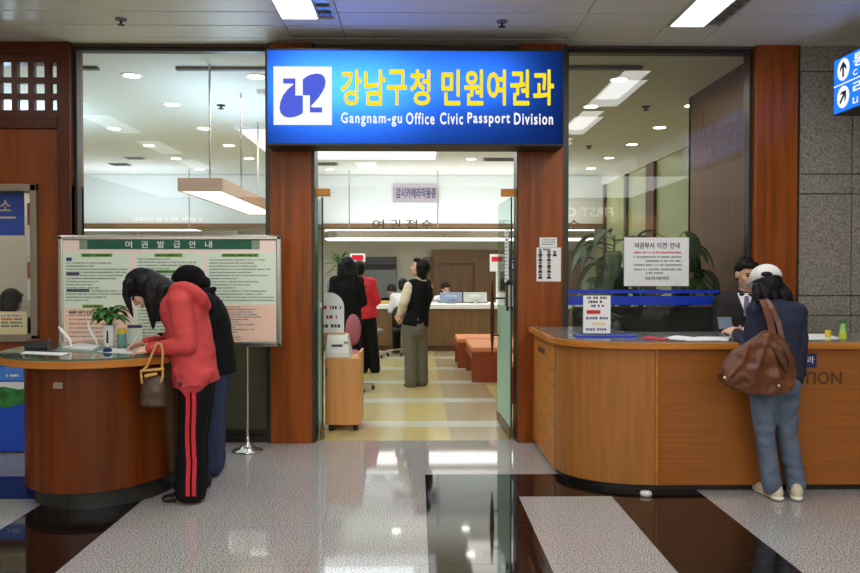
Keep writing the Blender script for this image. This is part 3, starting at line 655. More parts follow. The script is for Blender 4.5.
# ------------------------------------------------------------------ reception counter at the right
ZK = 1.01
XS = W(657, 420, 5.22).x
xk0 = 1.01; YC = 5.68; xe = 5.2; yfr = 5.22
arc = [(XS-(XS-xk0)*math.sin(a), YC-(YC-yfr)*math.cos(a)) for a in [math.pi/2*i/14 for i in range(15)]]
t = thing('reception_counter', 'long curved light wood reception counter at the right', 'counter', (2.6, 5.7, 0))
b = MB(); out = [(xe, yfr+.04), (XS, yfr+.04)]+[(XS-(XS-xk0-.04)*math.sin(a), YC-(YC-yfr-.04)*math.cos(a)) for a in [math.pi/2*i/10 for i in range(11)]]+[(xk0+.04, 6.72), (1.5, 6.72), (1.5, 6.0), (xe, 6.0)]
b.prism(out, 0, .06); b.build('plinth', 'black', t)
b = MB(); b.prism([(XS-.004, yfr), (XS-.004, yfr+.04)]+[(XS-(XS-xk0-.04)*math.sin(a), YC-(YC-yfr-.04)*math.cos(a)) for a in [math.pi/2*i/14 for i in range(15)]]+[(xk0, YC+.01)]+arc[::-1][1:-1], .045, ZK-.05); b.build('curved_panel', 'counter_wood_upright', t)
b = MB(); b.box((xk0-.006, YC+.015, .03), (xk0+.04, 6.745, ZK-.05)); sp = b.build('side_panel', 'edge_wood', t)
b = MB(); b.box((XS+.008, yfr-.004, .045), (xe, yfr+.04, ZK-.05)); fp = b.build('front_panel', 'counter_wood', t)
b = MB(); b.box((XS-.012, yfr-.012, .045), (XS+.004, yfr+.03, ZK-.05)); b.build('joint_strip', 'edge_wood', t)
b = MB(); b.box((XS+.1, 5.96, .06), (xe, 6.0, ZK-.05)); b.box((1.46, 6.0, .06), (1.5, 6.72, ZK-.05)); b.build('back_panel', 'counter_wood', t)
def topline(o, inset=0.0):
    x0 = xk0-.05+inset; yf2 = yfr-.05+inset
    A = [(XS-(XS-x0)*math.sin(a), YC-(YC-yf2)*math.cos(a)) for a in [math.pi/2*i/16 for i in range(17)]]
    return [(xe-inset, yf2)]+A+[(x0, 6.74-inset), (1.62-inset, 6.74-inset), (1.62-inset, 6.2-inset), (1.75-inset, 6.1-inset), (xe-inset, 6.1-inset)]
b = MB(); b.prism(topline(0), ZK-.05, ZK-.006); b.build('worktop', 'edge_wood', t, bevel=.005)
mat('worktop_grey', C(120, 122, 116), .16, spec=.6)
b = MB(); b.prism(topline(0, .028), ZK-.006, ZK); b.build('worktop_inlay', 'worktop_grey', t)
mat('dark_bronze_letter', C(88, 54, 26), .5)
# RECEPTION lettering: visible letters TION end at 842
a, c = W(757.5, 384.5, yfr-.006), W(842, 371.5, yfr-.006); text('RECEPTION', a.x, c.x, a.z, c.z, yfr-.0045, 'dark_bronze_letter', t, 'lettering', .025, thick=.003)
a, c = W(784, 367.5, yfr-.006), W(816.5, 353.5, yfr-.006); b = MB(); b.box((a.x, yfr-.008, a.z), (c.x, yfr-.004, c.z)); pl_ = b.build('name_plate', 'navy', t)
text('여권과', a.x+.02, c.x-.015, a.z+.028, c.z-.018, yfr-.0082, 'white', pl_, 'lettering', .0, thick=.001)
d = MB(); d.dashes(0, .26, 0, .05, 0, 78)
for v in d.b.verts: v.co = V((xk0-.008, 6.48-v.co.x*1.3, .845+v.co.z))
d.build('lettering', 'dark_bronze_letter', sp)
b = MB(); q = W(646, 489, 5.13); b.lathe((q.x, 5.13, 0), [(0, .0), (.036, 0), (.04, .012), (.034, .028), (0, .03)], 20); tag(b.build('door_stopper', 'pale_plastic', smooth=True), 'small round white stopper on the floor at the foot of the counter joint', 'door stopper')
# ------------------------------------------------------------------ things on the writing desk
def on_desk(px, py): return G(px, py, ZT)
def paper(pts, z, label, name='paper_sheet', cat='paper', m='paper', th=.002, group=None):
    b = MB(); q = [G(px, py, z) for px, py in pts]; b.prism([(p.x, p.y) for p in q], z, z+th); return tag(b.build(name, m), label, cat, group)
paper([(62, 348.5), (80, 344.5), (100, 346.5), (93, 350.8)], ZT+.0005, 'stack of white forms lying in the middle of the writing desk', 'paper_stack', th=.012)
paper([(96, 352), (134, 354.2), (150, 350), (112, 348.6)], ZT+.0005, 'white form being filled in on the desk in front of the pen stand')
paper([(20, 353.5), (62, 355.5), (70, 353), (26, 351.5)], ZT+.0005, 'white form near the front left edge of the writing desk')
mat('folder_green', C(96, 140, 124), .35)
paper([(52, 351.2), (100, 353), (118, 348), (62, 346.5)], ZT-.0001, 'flat green folder under the white forms on the writing desk', 'folder', 'folder', 'folder_green', .0012)
p = on_desk(38, 348); t = thing('document_case', 'small black tray case on the left of the writing desk', 'case', (p.x, p.y, ZT))
b = MB(); b.obox((p.x, p.y, ZT+.0255), .14, .2, .05, .3); b.build('body', 'black', t, bevel=.006)
b = MB(); b.obox((p.x, p.y, ZT+.054), .13, .19, .006, .3); b.build('lid', 'dark_wood', t)
# pen stand
p = on_desk(107.5, 352); t = thing('pen_stand', 'upright pen in a navy blue stand on the writing desk', 'pen stand', (p.x, p.y, ZT))
b = MB(); b.lathe((p.x, p.y, ZT+.0005), [(.028, 0), (.028, .014), (.018, .026), (.009, .03)], 18); b.build('base', 'navy', t, smooth=False)
b = MB(); b.tube([(p.x, p.y, ZT+.02), (p.x, p.y, ZT+.06)], .0065); pn = b.build('pen', 'white', t, smooth=True)
b = MB(); b.chain([(V((p.x, p.y, ZT+.06)), .007), (V((p.x, p.y, ZT+.135)), .005)]); b.build('pen_cap', 'black', pn, smooth=True)
# white desk pens on curved stalks
def goose(pts, label):
    ps = [W(x, y, Y) for x, y, Y in pts]; t = thing('desk_pen', label, 'pen', (ps[-1].x, ps[-1].y, ZT), 'white desk pens with curved stalks')
    b = MB(); b.chain([(p_, r) for p_, r in zip(ps, (.006, .011, .011, .008, .006, .006)[:len(ps)])]); b.build('pen', 'white', t, smooth=True)
    b = MB(); b.lathe((ps[-1].x, ps[-1].y, ZT), [(.035, 0), (.035, .008), (.012, .016)], 18); b.build('base', 'pale_plastic', t)
goose([(59, 327, 5.35), (63, 332, 5.35), (67, 337, 5.35), (70, 340, 5.35), (71, 345.5, 5.35)], 'white desk pen with a thick curved stalk on the left of the desk')
goose([(88, 321, 5.5), (90, 329, 5.5), (93, 335, 5.5), (96, 340, 5.5), (97, 344, 5.5)], 'thin white desk pen left of the flower pot')
# potted plant
p = on_desk(109.5, 346); t = thing('potted_plant', 'green leafy plant in a white pot on the writing desk', 'plant', (p.x, p.y, ZT))
zt_ = W(109.5, 325, p.y).z
b = MB(); b.lathe((p.x, p.y, ZT+.001), [(.034, 0), (.044, zt_-ZT-.004), (.047, zt_-ZT), (.041, zt_-ZT), (.038, zt_-ZT-.015), (0, zt_-ZT-.015)], 24); po = b.build('pot', 'white', t)
b = MB(); b.lathe((p.x, p.y, zt_-.0148), [(0, .004), (.036, 0)], 16); b.build('soil', 'soil', po)
def leaf_mesh(b, base, d, up, L, wd, droop=.3, n=6):
    d = V(d).normalized(); s_ = d.cross(V(up)).normalized(); u = s_.cross(d).normalized(); prev = None
    for i in range(n+1):
        f_ = i/n; c = V(base)+d*L*f_ + u*(L*(.35*f_-(.35+droop)*f_*f_)); ww = wd*math.sin(math.pi*min(1, f_*.93+.07))**.8
        row = [b.b.verts.new(c+s_*ww/2+u*ww*.15), b.b.verts.new(c), b.b.verts.new(c-s_*ww/2+u*ww*.15)]
        if prev:
            for k in range(2): b.b.faces.new((prev[k], prev[k+1], row[k+1], row[k])).material_index = b.mi
        prev = row
def foliage(t, c, z0, n, hgt, L, wd, m, seed, spread, droop=.3, cap_=100):
    r = random.Random(seed); st = MB()
    for i in range(n):
        a = i*2.39996+r.uniform(-.3, .3); el = r.uniform(.1, 1.0); top = V((c[0]+math.cos(a)*spread*r.uniform(.15, .7), c[1]+math.sin(a)*spread*r.uniform(.15, .7), z0+hgt*(.35+.6*el)))
        st.chain([(V((c[0]+math.cos(a)*.008, c[1]+math.sin(a)*.008, z0-.004)), .003), ((V((c[0], c[1], z0))+top)/2+V((0, 0, .02*hgt)), .0025), (top, .002)], 5)
        b = MB(); leaf_mesh(b, top, (math.cos(a), math.sin(a), r.uniform(-.2, .5)), (0, 0, 1), L*r.uniform(.8, 1.2), wd*r.uniform(.8, 1.2), droop)
        o = b.build('leaf', m, t, smooth=True); o.modifiers.new('thickness', 'SOLIDIFY').thickness = .0012
    st.build('stem', 'stem', t, smooth=True)
foliage(t, (p.x, p.y), zt_-.012, 44, .13, .105, .05, 'green_leaf', 4, .08)
# tape-lidded tub and leaflet stand
p = on_desk(122, 345.5); t = thing('glue_tub', 'small teal tub with a yellow lid beside the flower pot', 'tub', (p.x, p.y, ZT))
mat('teal_tub', C(120, 166, 160), .4); mat('yellow', C(232, 206, 46), .4)
b = MB(); b.lathe((p.x, p.y, ZT+.0005), [(.032, 0), (.034, .075), (.03, .085)], 20); b.build('body', 'teal_tub', t)
b = MB(); b.lathe((p.x, p.y, ZT+.0855), [(.031, 0), (.031, .03), (.027, .034), (0, .034)], 20); b.build('lid', 'yellow', t)
p = on_desk(135, 344.5); t = thing('leaflet_stand', 'clear leaflet stand with a navy headed card behind the writing hand', 'leaflet stand', (p.x, p.y, ZT))
b = MB(); b.obox((p.x, p.y, ZT+.073), .1, .004, .14, .1); b.build('card', 'board_green_pale', t)
b = MB(); b.obox((p.x, p.y-.003, ZT+.13), .1, .003, .022, .1); b.build('card_header', 'label_navy', t)
b = MB(); b.obox((p.x, p.y, ZT+.004), .1, .05, .008, .1); b.build('base', 'acrylic', t)
# ------------------------------------------------------------------ blue box under the office window
t = thing('floor_box', 'blue floor box with a printed green landscape band at the left edge', 'box', (-3.45, 6.55, 0))
ya = 6.42
zz = [W(12, y, ya).z for y in (366, 380.5, 388, 405, 452)]
bx0, bx1 = -3.95, W(25, 420, ya).x
b = MB(); b.box((bx0, ya, .01), (bx1, 6.74, zz[0])); b.build('body', 'blue_box', t, bevel=.008)
mat('sky_print', C(70, 130, 214), .4); mat('hill_print', C(40, 120, 50), .4, noise_=(16, .5)); mat('cloud_print', C(226, 226, 222), .5)
b = MB(); b.box((bx0+.01, ya-.003, zz[1]), (bx1-.008, ya-.001, zz[0]-.01)); o = b.build('label', 'sky_print', t)
d = MB(); q = W(6, 375.5, ya-.004); q1_ = W(19, 375.5, ya-.004); d.dashes(q.x, q1_.x, q.z, .02, ya-.0035, 9); d.build('fine_print', 'paper', o)
b = MB(); b.box((bx0+.005, ya-.004, zz[2]-.02), (bx1-.004, ya-.001, zz[1]-.012)); b.build('white_band', 'cloud_print', t)
b = MB(); n_ = 14; top = [(bx0+.005+(bx1-bx0-.009)*i/n_, zz[2]+.012*math.sin(i*1.3)) for i in range(n_+1)]; bot = [(bx0+.005+(bx1-bx0-.009)*i/n_, zz[3]+.02*math.sin(i*.9+1)) for i in range(n_+1)]
b.slab(bot+top[::-1], ya-.006, ya-.0042); b.build('landscape_print', 'hill_print', t)
# inside the small window
b = MB(); a, c = W(-30, 193, 6.95), W(24.5, 235.5, 6.95); b.box((a.x, 6.94, c.z), (c.x, 6.955, a.z)); t = b.build('booth_sign', 'blue_box'); tag(t, 'blue sign with pale lettering hanging inside the small window at the left', 'sign')
a, c = W(0, 211, 6.94), W(11, 200, 6.94)
mat('cream', C(236, 220, 170), .5); text('소', a.x, c.x, a.z, c.z, 6.9385, 'cream', t, 'lettering', .02)
a, c = W(-20, 218.5, 6.94), W(16, 216.7, 6.94); b = MB(); b.box((a.x, 6.937, a.z), (c.x, 6.9395, c.z)); b.build('underline', 'cream', t)
a, c = W(1, 331, 6.85), W(28, 311.5, 6.85); z_ = zw0+.06
b = MB(); b.box((a.x, 6.83, z_), (c.x, 6.842, c.z)); t = b.build('price_card', 'cream'); tag(t, 'cream card with small coloured print standing in the small window', 'card')
for k_, m_ in enumerate(('sky_print', 'red', 'hill_print', 'label_navy')):
    d = MB(); d.dashes(a.x+.015, c.x-.02, c.z-.035-.03*k_, .017, 6.829, 60+k_, .9); d.build('fine_print', m_, t)
for k_, (y0, y1, m_) in enumerate(((203, 225, 'chair_pink'), (233, 255, 'paper'), (262, 278, 'chair_pink'), (280, 300, 'paper'))):
    a, c = W(27.5, y1, 6.87), W(30.5, y0, 6.87); b = MB(); b.box((a.x, 6.866, a.z), (c.x, 6.869, c.z)); tag(b.build('sticker', m_), ('pink' if m_ == 'chair_pink' else 'white')+' sticker on the right edge of the small window pane, '+('upper' if k_ < 2 else 'lower')+' of its colour', 'sticker')
# ------------------------------------------------------------------ notices by the doorway and on the glass
def NP(px, py, Y=6.745): return W(px, py, Y)
a, c = NP(536.5, 281.5), NP(561, 247.5); b = MB(); b.box((a.x, 6.746, a.z), (c.x, 6.749, c.z)); t = b.build('staff_notice', 'paper'); tag(t, 'white sheet with rows of small portrait photos on the right pillar', 'notice')
d = MB(); e_ = NP(538.5, 249.5); d.dashes(e_.x, NP(550, 249).x, e_.z, .016, 6.745, 3); d.build('fine_print', 'label_navy', t)
mat('skin_print', C(200, 150, 120), .6)
for (px, ys) in ((540.3, (253.5, 259, 265, 270.5, 276.5)), (549, (253.5, 259, 265, 270.5, 276.5)), (554.8, (254,))):
    for py in ys:
        e_ = NP(px, py); b = MB(); b.mi = 0; b.slab([(e_.x+.013*math.cos(2*math.pi*i/10), e_.z+.012+.012*math.sin(2*math.pi*i/10)) for i in range(10)], 6.7446, 6.7455)
        b.mi = 1; b.slab([(e_.x-.02, e_.z-.02), (e_.x+.02, e_.z-.02), (e_.x+.013, e_.z+.001), (e_.x-.013, e_.z+.001)], 6.7446, 6.7455); b.slab([(e_.x+.014*math.cos(math.pi*i/6), e_.z+.013+.014*math.sin(math.pi*i/6)) for i in range(7)], 6.744, 6.745)
        b.build('portrait_photo', ['skin_print', 'print_dark'], t)
a, c = NP(539.5, 247.2), NP(557, 237.5); b = MB(); b.box((a.x, 6.743, a.z), (c.x, 6.7455, c.z)); t = b.build('paper_notice', 'paper'); tag(t, 'small white sheet taped above the portrait sheet on the right pillar', 'notice')
d = MB()
for k_ in range(3): d.dashes(a.x+.02, c.x-.02, c.z-.02-.02*k_, .01, 6.7425, 13+k_)
d.build('fine_print', 'print_grey', t)
YG = 6.862
a, c = W(624, 286, YG), W(689, 237.5, YG); b = MB(); b.box((a.x, YG, a.z), (c.x, YG+.003, c.z)); t = b.build('relocation_notice', 'paper'); tag(t, 'white notice sheet with bold Korean heading taped to the right window', 'notice')
def on_notice(s_, x0, y1, x1, y0, m, off=.03):
    a_, c_ = W(x0, y1, YG), W(x1, y0, YG); return text(s_, a_.x, c_.x, a_.z, c_.z, YG-.0005, m, t, 'lettering', off, thick=.001)
on_notice('여권부서', 634.5, 248.5, 654, 242.5, 'print_dark'); on_notice('이전', 657, 248.5, 667, 242.5, 'label_navy'); on_notice('안내', 670, 248.5, 679.5, 242.5, 'print_dark'); on_notice('강남구청 민원여권과', 645, 280, 669, 276.5, 'print_dark', .02)
for k_, (y, m_, x0) in enumerate(((252.5, 'red', 634), (257, 'print_grey', 634), (261, 'print_grey', 646), (265, 'print_grey', 634), (269.5, 'print_grey', 634), (273, 'print_grey', 646))):
    a_, c_ = W(x0, y, YG), W(684 if k_ != 5 else 664, y, YG); d = MB(); d.dashes(a_.x, c_.x, a_.z, .016, YG-.0008, 70+k_, .95); d.build('fine_print', m_, t)
# ------------------------------------------------------------------ things on the reception counter
def on_k(px, py): return G(px, py, ZK)
p = on_k(597, 335); 
b = MB(); a, c = on_k(577, 337.5), on_k(626, 334); b.box((a.x, a.y, ZK+.0005), (c.x, a.y+.16, ZK+.012)); tag(b.build('display_base', 'blue_film', bevel=.003), 'thin blue board lying under the standing sign on the counter', 'board')
zs0 = ZK+.0125; ysg = a.y+.07
A0, C0 = W(582.5, 336, ysg), W(611, 295, ysg)
t = thing('counter_sign', 'clear standing sign with a printed sheet on the reception counter', 'sign', ((A0.x+C0.x)/2, ysg, zs0))
b = MB(); b.box((A0.x, ysg, zs0), (C0.x, ysg+.006, C0.z)); b.box((A0.x, ysg-.04, zs0), (C0.x, ysg+.05, zs0+.004)); b.build('acrylic_holder', 'acrylic', t)
b = MB(); b.box((A0.x+.004, ysg-.003, zs0+.012), (C0.x-.004, ysg-.001, C0.z-.004)); o = b.build('sheet', 'paper', t)
for k_, (fz, m_, f0, f1) in enumerate(((.93, 'label_navy', .15, .85), (.83, 'print_dark', .2, .7), (.73, 'label_navy', .3, .75), (.42, 'label_navy', .12, .9), (.14, 'label_navy', .12, .9))):
    wd_ = C0.x-A0.x; hh = C0.z-zs0; d = MB(); d.dashes(A0.x+wd_*f0, A0.x+wd_*f1, zs0+hh*fz, .018, ysg-.0035, 90+k_); d.build('fine_print', m_, o)
wd_ = C0.x-A0.x; hh = C0.z-zs0
b = MB(); b.box((A0.x+wd_*.14, ysg-.005, zs0+hh*.53), (A0.x+wd_*.62, ysg-.003, zs0+hh*.62)); b.build('red_label', 'red', o)
b = MB(); b.box((A0.x+wd_*.35, ysg-.005, zs0+hh*.24), (A0.x+wd_*.8, ysg-.003, zs0+hh*.32)); b.build('cream_label', 'cream', o)
mat('red_card', C(196, 36, 52), .4)
b = MB(); q = [on_k(*z) for z in ((641, 338.5), (663, 341), (669, 339), (648, 336.5))]; b.prism([(v.x, v.y) for v in q], ZK, ZK+.006); tag(b.build('red_folder', 'red_card'), 'small red folder on the counter right of the standing sign', 'folder')
paper([(660, 338.5), (690, 340.5), (706, 338.5), (676, 335.5)], ZK, 'white sheet on the counter left end, right of the red folder', group=None)
paper([(686, 340.6), (728, 340.6), (730, 337), (697, 336.8)], ZK+.0025, 'white sheet on the counter in front of the man in the suit')
paper([(797, 340), (843, 339), (826, 334), (800, 334)], ZK, 'white sheet on the counter right of the woman in the navy sweater')
p = on_k(828, 338); t = thing('paper_cup', 'small yellow cup on the counter beside the green bottle', 'cup', (p.x, p.y, ZK)); b = MB(); b.lathe((p.x, p.y, ZK+.0025), [(.017, 0), (.021, .052), (.019, .052), (.015, .004), (0, .004)], 18); b.build('body', 'yellow', t)
b = MB(); b.lathe((p.x, p.y, ZK+.04), [(0, 0), (.0175, .001)], 16); b.build('drink', 'cream', t)
p = on_k(843, 340); t = thing('drink_bottle', 'green capped drink bottle with a yellow green label at the right end of the counter', 'bottle', (p.x, p.y, ZK))
mat('bottle_green', C(150, 200, 110), .25); mat('bottle_label', C(206, 210, 50), .4)
b = MB(); b.lathe((p.x, p.y, ZK), [(0, 0), (.022, 0), (.024, .01), (.024, .06), (.02, .075), (.017, .085), (.019, .098), (.018, .106), (.013, .112), (.013, .12), (0, .12)], 20); b.build('body', 'bottle_green', t, smooth=True)
b = MB(); b.lathe((p.x, p.y, ZK+.008), [(.0245, 0), (.0247, .045), (.0235, .045), (.0235, 0)], 20); b.build('label', 'bottle_label', t)
b = MB(); b.lathe((p.x, p.y, ZK+.115), [(.016, 0), (.016, .022), (0, .023)], 18); b.build('cap', 'hill_print', t)
p = W(623, 331, 6.5); t = thing('office_chair', 'black rounded chair back showing behind the counter left of the red folder', 'chair', (p.x, 6.5, 0))
def office_chair(t, x, y, zb, mseat, face, w_=.42, rz=0):
    R_ = Matrix.Translation((x, y, 0)) @ Matrix.Rotation(rz, 4, 'Z')
    def P(nm, m, fn, **k):
        b = MB(); fn(b)
        for v in b.b.verts: v.co = R_ @ v.co
        return b.build(nm, m, t, **k)
    P('seat', mseat, lambda b: b.ell((0, 0, .46), (w_/2+.02, .23, .05)), smooth=True)
    P('backrest', mseat, lambda b: b.ell((0, .21, zb-.2), (w_/2, .05, .2)), smooth=True)
    P('back_support', 'black', lambda b: b.chain([(V((0, .05, .42)), .02), (V((0, .24, .45)), .02), (V((0, .24, zb-.2)), .02)]), smooth=True)
    P('gas_column', 'steel', lambda b: b.tube([(0, 0, .1), (0, 0, .43)], .025))
    for k in range(5):
        a_ = 2*math.pi*k/5+.3
        lg_ = P('leg', 'steel', lambda b: b.chain([(V((0, 0, .1)), .022), (V((.27*math.cos(a_), .27*math.sin(a_), .075)), .014)]), smooth=True)
        b = MB(); b.ell((.27*math.cos(a_), .27*math.sin(a_), .03), (.022, .022, .03), None, 10, 8)
        for v in b.b.verts: v.co = R_ @ v.co
        b.build('caster', 'black', lg_, smooth=True)
office_chair(t, p.x, 6.52, 1.06, 'black', 1, .24)
# plants behind the right window
def big_plant(x, y, label, seed, hz_, n, lean):
    t = thing('potted_plant', label, 'plant', (x, y, 0), 'large leafy plants behind the right window')
    b = MB(); b.lathe((x, y, .002), [(.13, 0), (.17, .3), (.18, .32), (.16, .32), (.15, .28), (0, .28)], 24); po = b.build('pot', 'pale_plastic', t)
    b = MB(); b.lathe((x, y, .281), [(0, .003), (.148, 0)], 20); b.build('soil', 'soil', po)
    b = MB(); tops = []; r = random.Random(seed)
    b.chain([(V((x, y, .27)), .022), (V((x+.02, y, .9)), .018), (V((x+lean*.3, y, 1.35)), .014), (V((x+lean*.5, y, hz_)), .01)], 8); b.build('stem', 'stem', t, smooth=True)
    st = MB()
    for i in range(n):
        f_ = r.uniform(0, 1); z = 1.2+(hz_-1.2)*f_; a_ = i*2.4+r.uniform(-.3, .3); c_ = V((x+lean*.5*f_, y, z)); d_ = V((math.cos(a_), math.sin(a_)*.55, r.uniform(.1, .5))); tip = c_+d_*r.uniform(.08, .22)
        st.cap(c_, tip, .006, .004, 6); b = MB(); leaf_mesh(b, tip, (math.cos(a_), math.sin(a_)*.5, r.uniform(-.5, .1)), (0, 0, 1), r.uniform(.28, .38), r.uniform(.14, .19), .65)
        o = b.build('leaf', 'dark_leaf', t, smooth=True); o.modifiers.new('thickness', 'SOLIDIFY').thickness = .002
    st.build('leaf_stalk', 'stem', t, smooth=True)
big_plant(W(612, 260, 8.2).x, 8.2, 'large dark leafy plant behind the right window, left of the white notice', 3, 1.85, 30, .05)
big_plant(2.58, 7.65, 'large dark leafy plant behind the right window, right of the white notice', 9, 1.78, 26, -.1)
q = W(600, 320, 6.45); t = thing('potted_plant', 'small plant with long arching leaves on the counter behind the standing sign', 'plant', (q.x, 6.4, ZK))
b = MB(); b.lathe((q.x, 6.4, ZK+.001), [(.04, 0), (.05, .07), (.045, .07), (.04, .06), (0, .06)], 18); b.build('pot', 'dark_wood', t)
foliage(t, (q.x, 6.4), ZK+.06, 14, .06, .16, .03, 'green_leaf', 12, .06, .45)
# ------------------------------------------------------------------ office: service counter, canopy, equipment
YO = 14.6; zo = W(460, 304.3, 14.6).z
t = thing('service_counter', 'long wood fronted service counter with a white top at the back of the office', 'counter', (-1, YO+.35, 0))
b = MB(); b.box((-7, YO+.05, 0), (3.5, YO+.5, .1)); b.build('plinth', 'office_wood_dark', t)
b = MB(); b.box((-7, YO, .1), (3.5, YO+.55, zo-.09)); b.build('front', 'office_wood', t)
b = MB(); b.box((-7.02, YO-.05, zo-.085), (3.52, YO+.65, zo)); b.build('worktop', 'white', t, bevel=.008)
zc0, zc1 = W(417, 239, YO).z, W(417, 229.5, YO).z
cxl = W(324, 235, YO).x; cxr = 3.3
t = thing('light_canopy', 'long hanging light canopy with two bright strips over the service counter', 'canopy', ((cxl+cxr)/2, YO+.4, zc0))
def canopy_out(ins): 
    r_ = .25
    return [(cxr, YO+ins)]+[(cxl+r_-(r_-ins)*math.sin(a_), YO+r_-(r_-ins)*math.cos(a_)) for a_ in [math.pi/2*i/10 for i in range(11)]]+[(cxl+ins, YO+.9), (cxr, YO+.9)]
mat('canopy_metal', C(176, 168, 150), .22, .8)
b = MB(); b.prism(canopy_out(.0), zc0+.02, zc1-.022); b.build('fascia', 'canopy_metal', t)
b = MB(); b.prism(canopy_out(-.012), zc1-.0215, zc1); b.build('light_strip', 'strip_glow', t)
b = MB(); b.prism(canopy_out(-.012), zc0, zc0+.0195); b.build('light_strip', 'strip_glow', t)
for x in (-1.3, .4, 2.2): b = MB(); b.tube([(x, YO+.5, zc1), (x, YO+.5, ZO)], .012); b.build('suspension_rod', 'steel', t)
for ch, x0, x1 in (('여', 372.5, 384), ('권', 390, 400.5), ('접', 406, 417), ('수', 421.5, 432)):
    a, c = W(x0, 230.2, YO), W(x1, 219.5, YO); text(ch, a.x, c.x, zc1, c.z, YO+.02, 'print_dark', t, 'lettering', 0, thick=.012)
a, c = W(567, 230, YO), W(581, 220, YO); text('수', a.x, c.x, zc1, c.z, YO+.02, 'print_dark', t, 'lettering', 0, thick=.012)
xa_, xb_ = W(40, 235, YO).x, W(194, 235, YO).x
t = thing('light_canopy', 'hanging light canopy with one bright strip seen above the notice board', 'canopy', ((xa_+xb_)/2, YO+.4, zc0))
b = MB(); b.box((xa_, YO, zc0), (xb_+.8, YO+.6, zc1-.03)); b.build('fascia', 'canopy_metal', t)
b = MB(); b.box((xa_, YO-.01, zc1-.0295), (xb_, YO+.6, zc1)); b.build('light_strip', 'strip_glow', t)
for x in (xa_+.5, xb_-.2): b = MB(); b.tube([(x, YO+.4, zc1), (x, YO+.4, ZO)], .012); b.build('suspension_rod', 'steel', t)
a, c = W(393, 202.3, YB-.03), W(439, 184.5, YB-.03); mat('lilac_board', C(176, 166, 176), .6)
b = MB(); b.box((a.x, YB-.03, a.z), (c.x, YB-.001, c.z)); t = b.build('wall_sign', 'lilac_board'); tag(t, 'grey lilac wall sign with dark Korean lettering high on the white office wall', 'sign')
text('감시카메라작동중', a.x+.06, c.x-.06, a.z+.08, c.z-.07, YB-.0305, 'label_navy', t, 'lettering', .03)
# wood panels on the rear wall
xp0, xp1 = W(432, 270, 17.1).x, W(512, 270, 17.1).x; zpt = W(450, 250, 17.1).z
t = thing('wall_cabinet', 'wide wood panelled cabinet with a recessed door against the rear office wall', 'cabinet', ((xp0+xp1)/2, 17.1, 0))
xd0, xd1 = W(439.5, 270, 17.1).x, W(474.5, 270, 17.1).x; zd = W(450, 263, 17.1).z
b = MB(); b.box((xp0, 17.05, 0), (xd0, 17.2, zpt)); b.box((xd1, 17.05, 0), (xp1+1.5, 17.2, zpt)); b.box((xd0, 17.05, zd), (xd1, 17.2, zpt)); b.build('frame', 'office_wood', t)
b = MB(); b.box((xd0, 17.13, 0), (xd1, 17.18, zd-.03)); dr = b.build('door', 'office_wood', t); b = MB(); b.box((xd0, 17.1, zd-.03), (xd1, 17.2, zd)); b.build('door_head', 'office_wood_dark', t)
b = MB(); xl_ = W(423, 280, 17.0).x; b.box((xl_, 16.95, 0), (xp0-.01, 17.2, W(430, 257, 17.0).z)); tag(b.build('wall_panel', 'office_wood_dark'), 'narrow darker wood panel left of the panelled cabinet at the rear', 'panel')
# air conditioner tower
ya_ = 16.75; a, c = W(362.5, 312, ya_), W(396.5, 256.5, ya_)
t = thing('air_conditioner', 'tall standing air conditioner with a black louvre top and grey grille', 'air conditioner', ((a.x+c.x)/2, ya_, 0)); zt2 = c.z
b = MB(); b.box((a.x, ya_, .0), (c.x, ya_+.4, zt2)); b.build('body', 'grey_plastic', t, bevel=.01)
b = MB(); zb1 = W(380, 263.5, ya_).z; b.box((a.x+.01, ya_-.012, zb1), (c.x-.01, ya_-.001, zt2-.01)); b.build('louvre_panel', 'black', t)
for k in range(4): b = MB(); z = zb1+(zt2-zb1)*(k+.5)/4.3; b.box((a.x+.03, ya_-.03, z), (c.x-.03, ya_-.012, z+.012)); b.build('louvre', 'grey_plastic', t)
b = MB(); z1_, z2_ = W(380, 269.5, ya_).z, W(380, 264, ya_).z; b.box((a.x+.01, ya_-.014, z1_), (c.x-.01, ya_-.001, z2_)); b.build('control_panel', 'black', t)
mat('grille_grey', C(122, 128, 126), .5)
b = MB(); b.box((a.x+.02, ya_-.015, .25), (c.x-.02, ya_-.001, z1_-.03)); g_ = b.build('intake_grille', 'grille_grey', t)
b = MB(); b.box((a.x+.07, ya_-.02, .3), (c.x-.07, ya_-.015, z1_-.09)); b.build('grille_mesh', 'grey_plastic', g_)
# number displays
def display(x0, y0, x1, y1, Y, label, zbase, pole):
    a, c = W(x0, y1, Y), W(x1, y0, Y); xm = (a.x+c.x)/2 if pole is None else W(pole, y1, Y).x
    t = thing('number_display', label, 'number display', (xm, Y, zbase), 'queue number displays on the service counter')
    b = MB(); b.box((a.x, Y, a.z), (c.x, Y+.06, c.z)); b.build('case', 'white', t, bevel=.006)
    h_ = c.z-a.z; b = MB(); lo_ = .22 if h_ < .22 else .58; b.box((a.x+.03, Y-.004, a.z+h_*lo_), (c.x-.03, Y, c.z-h_*.14)); s2 = b.build('screen', 'led_red', t)
    d = MB(); d.dashes(a.x+.05, c.x-.05, (a.z+h_*lo_+c.z-h_*.14)/2, h_*(.86-lo_)*.5, Y-.006, 8); d.build('digits', 'red', s2)
    b = MB(); b.box((xm-.035, Y+.01, zbase+.002), (xm+.035, Y+.05, a.z)); b.build('pole', 'white', t)
display(350, 253.8, 365, 262, 14.85, 'red number display on a white pole, beside the air conditioner', zo, 357)
t_ = display(490, 254.3, 504, 271.5, 14.85, 'white number display with red digits by the right glass door', zo, 498)
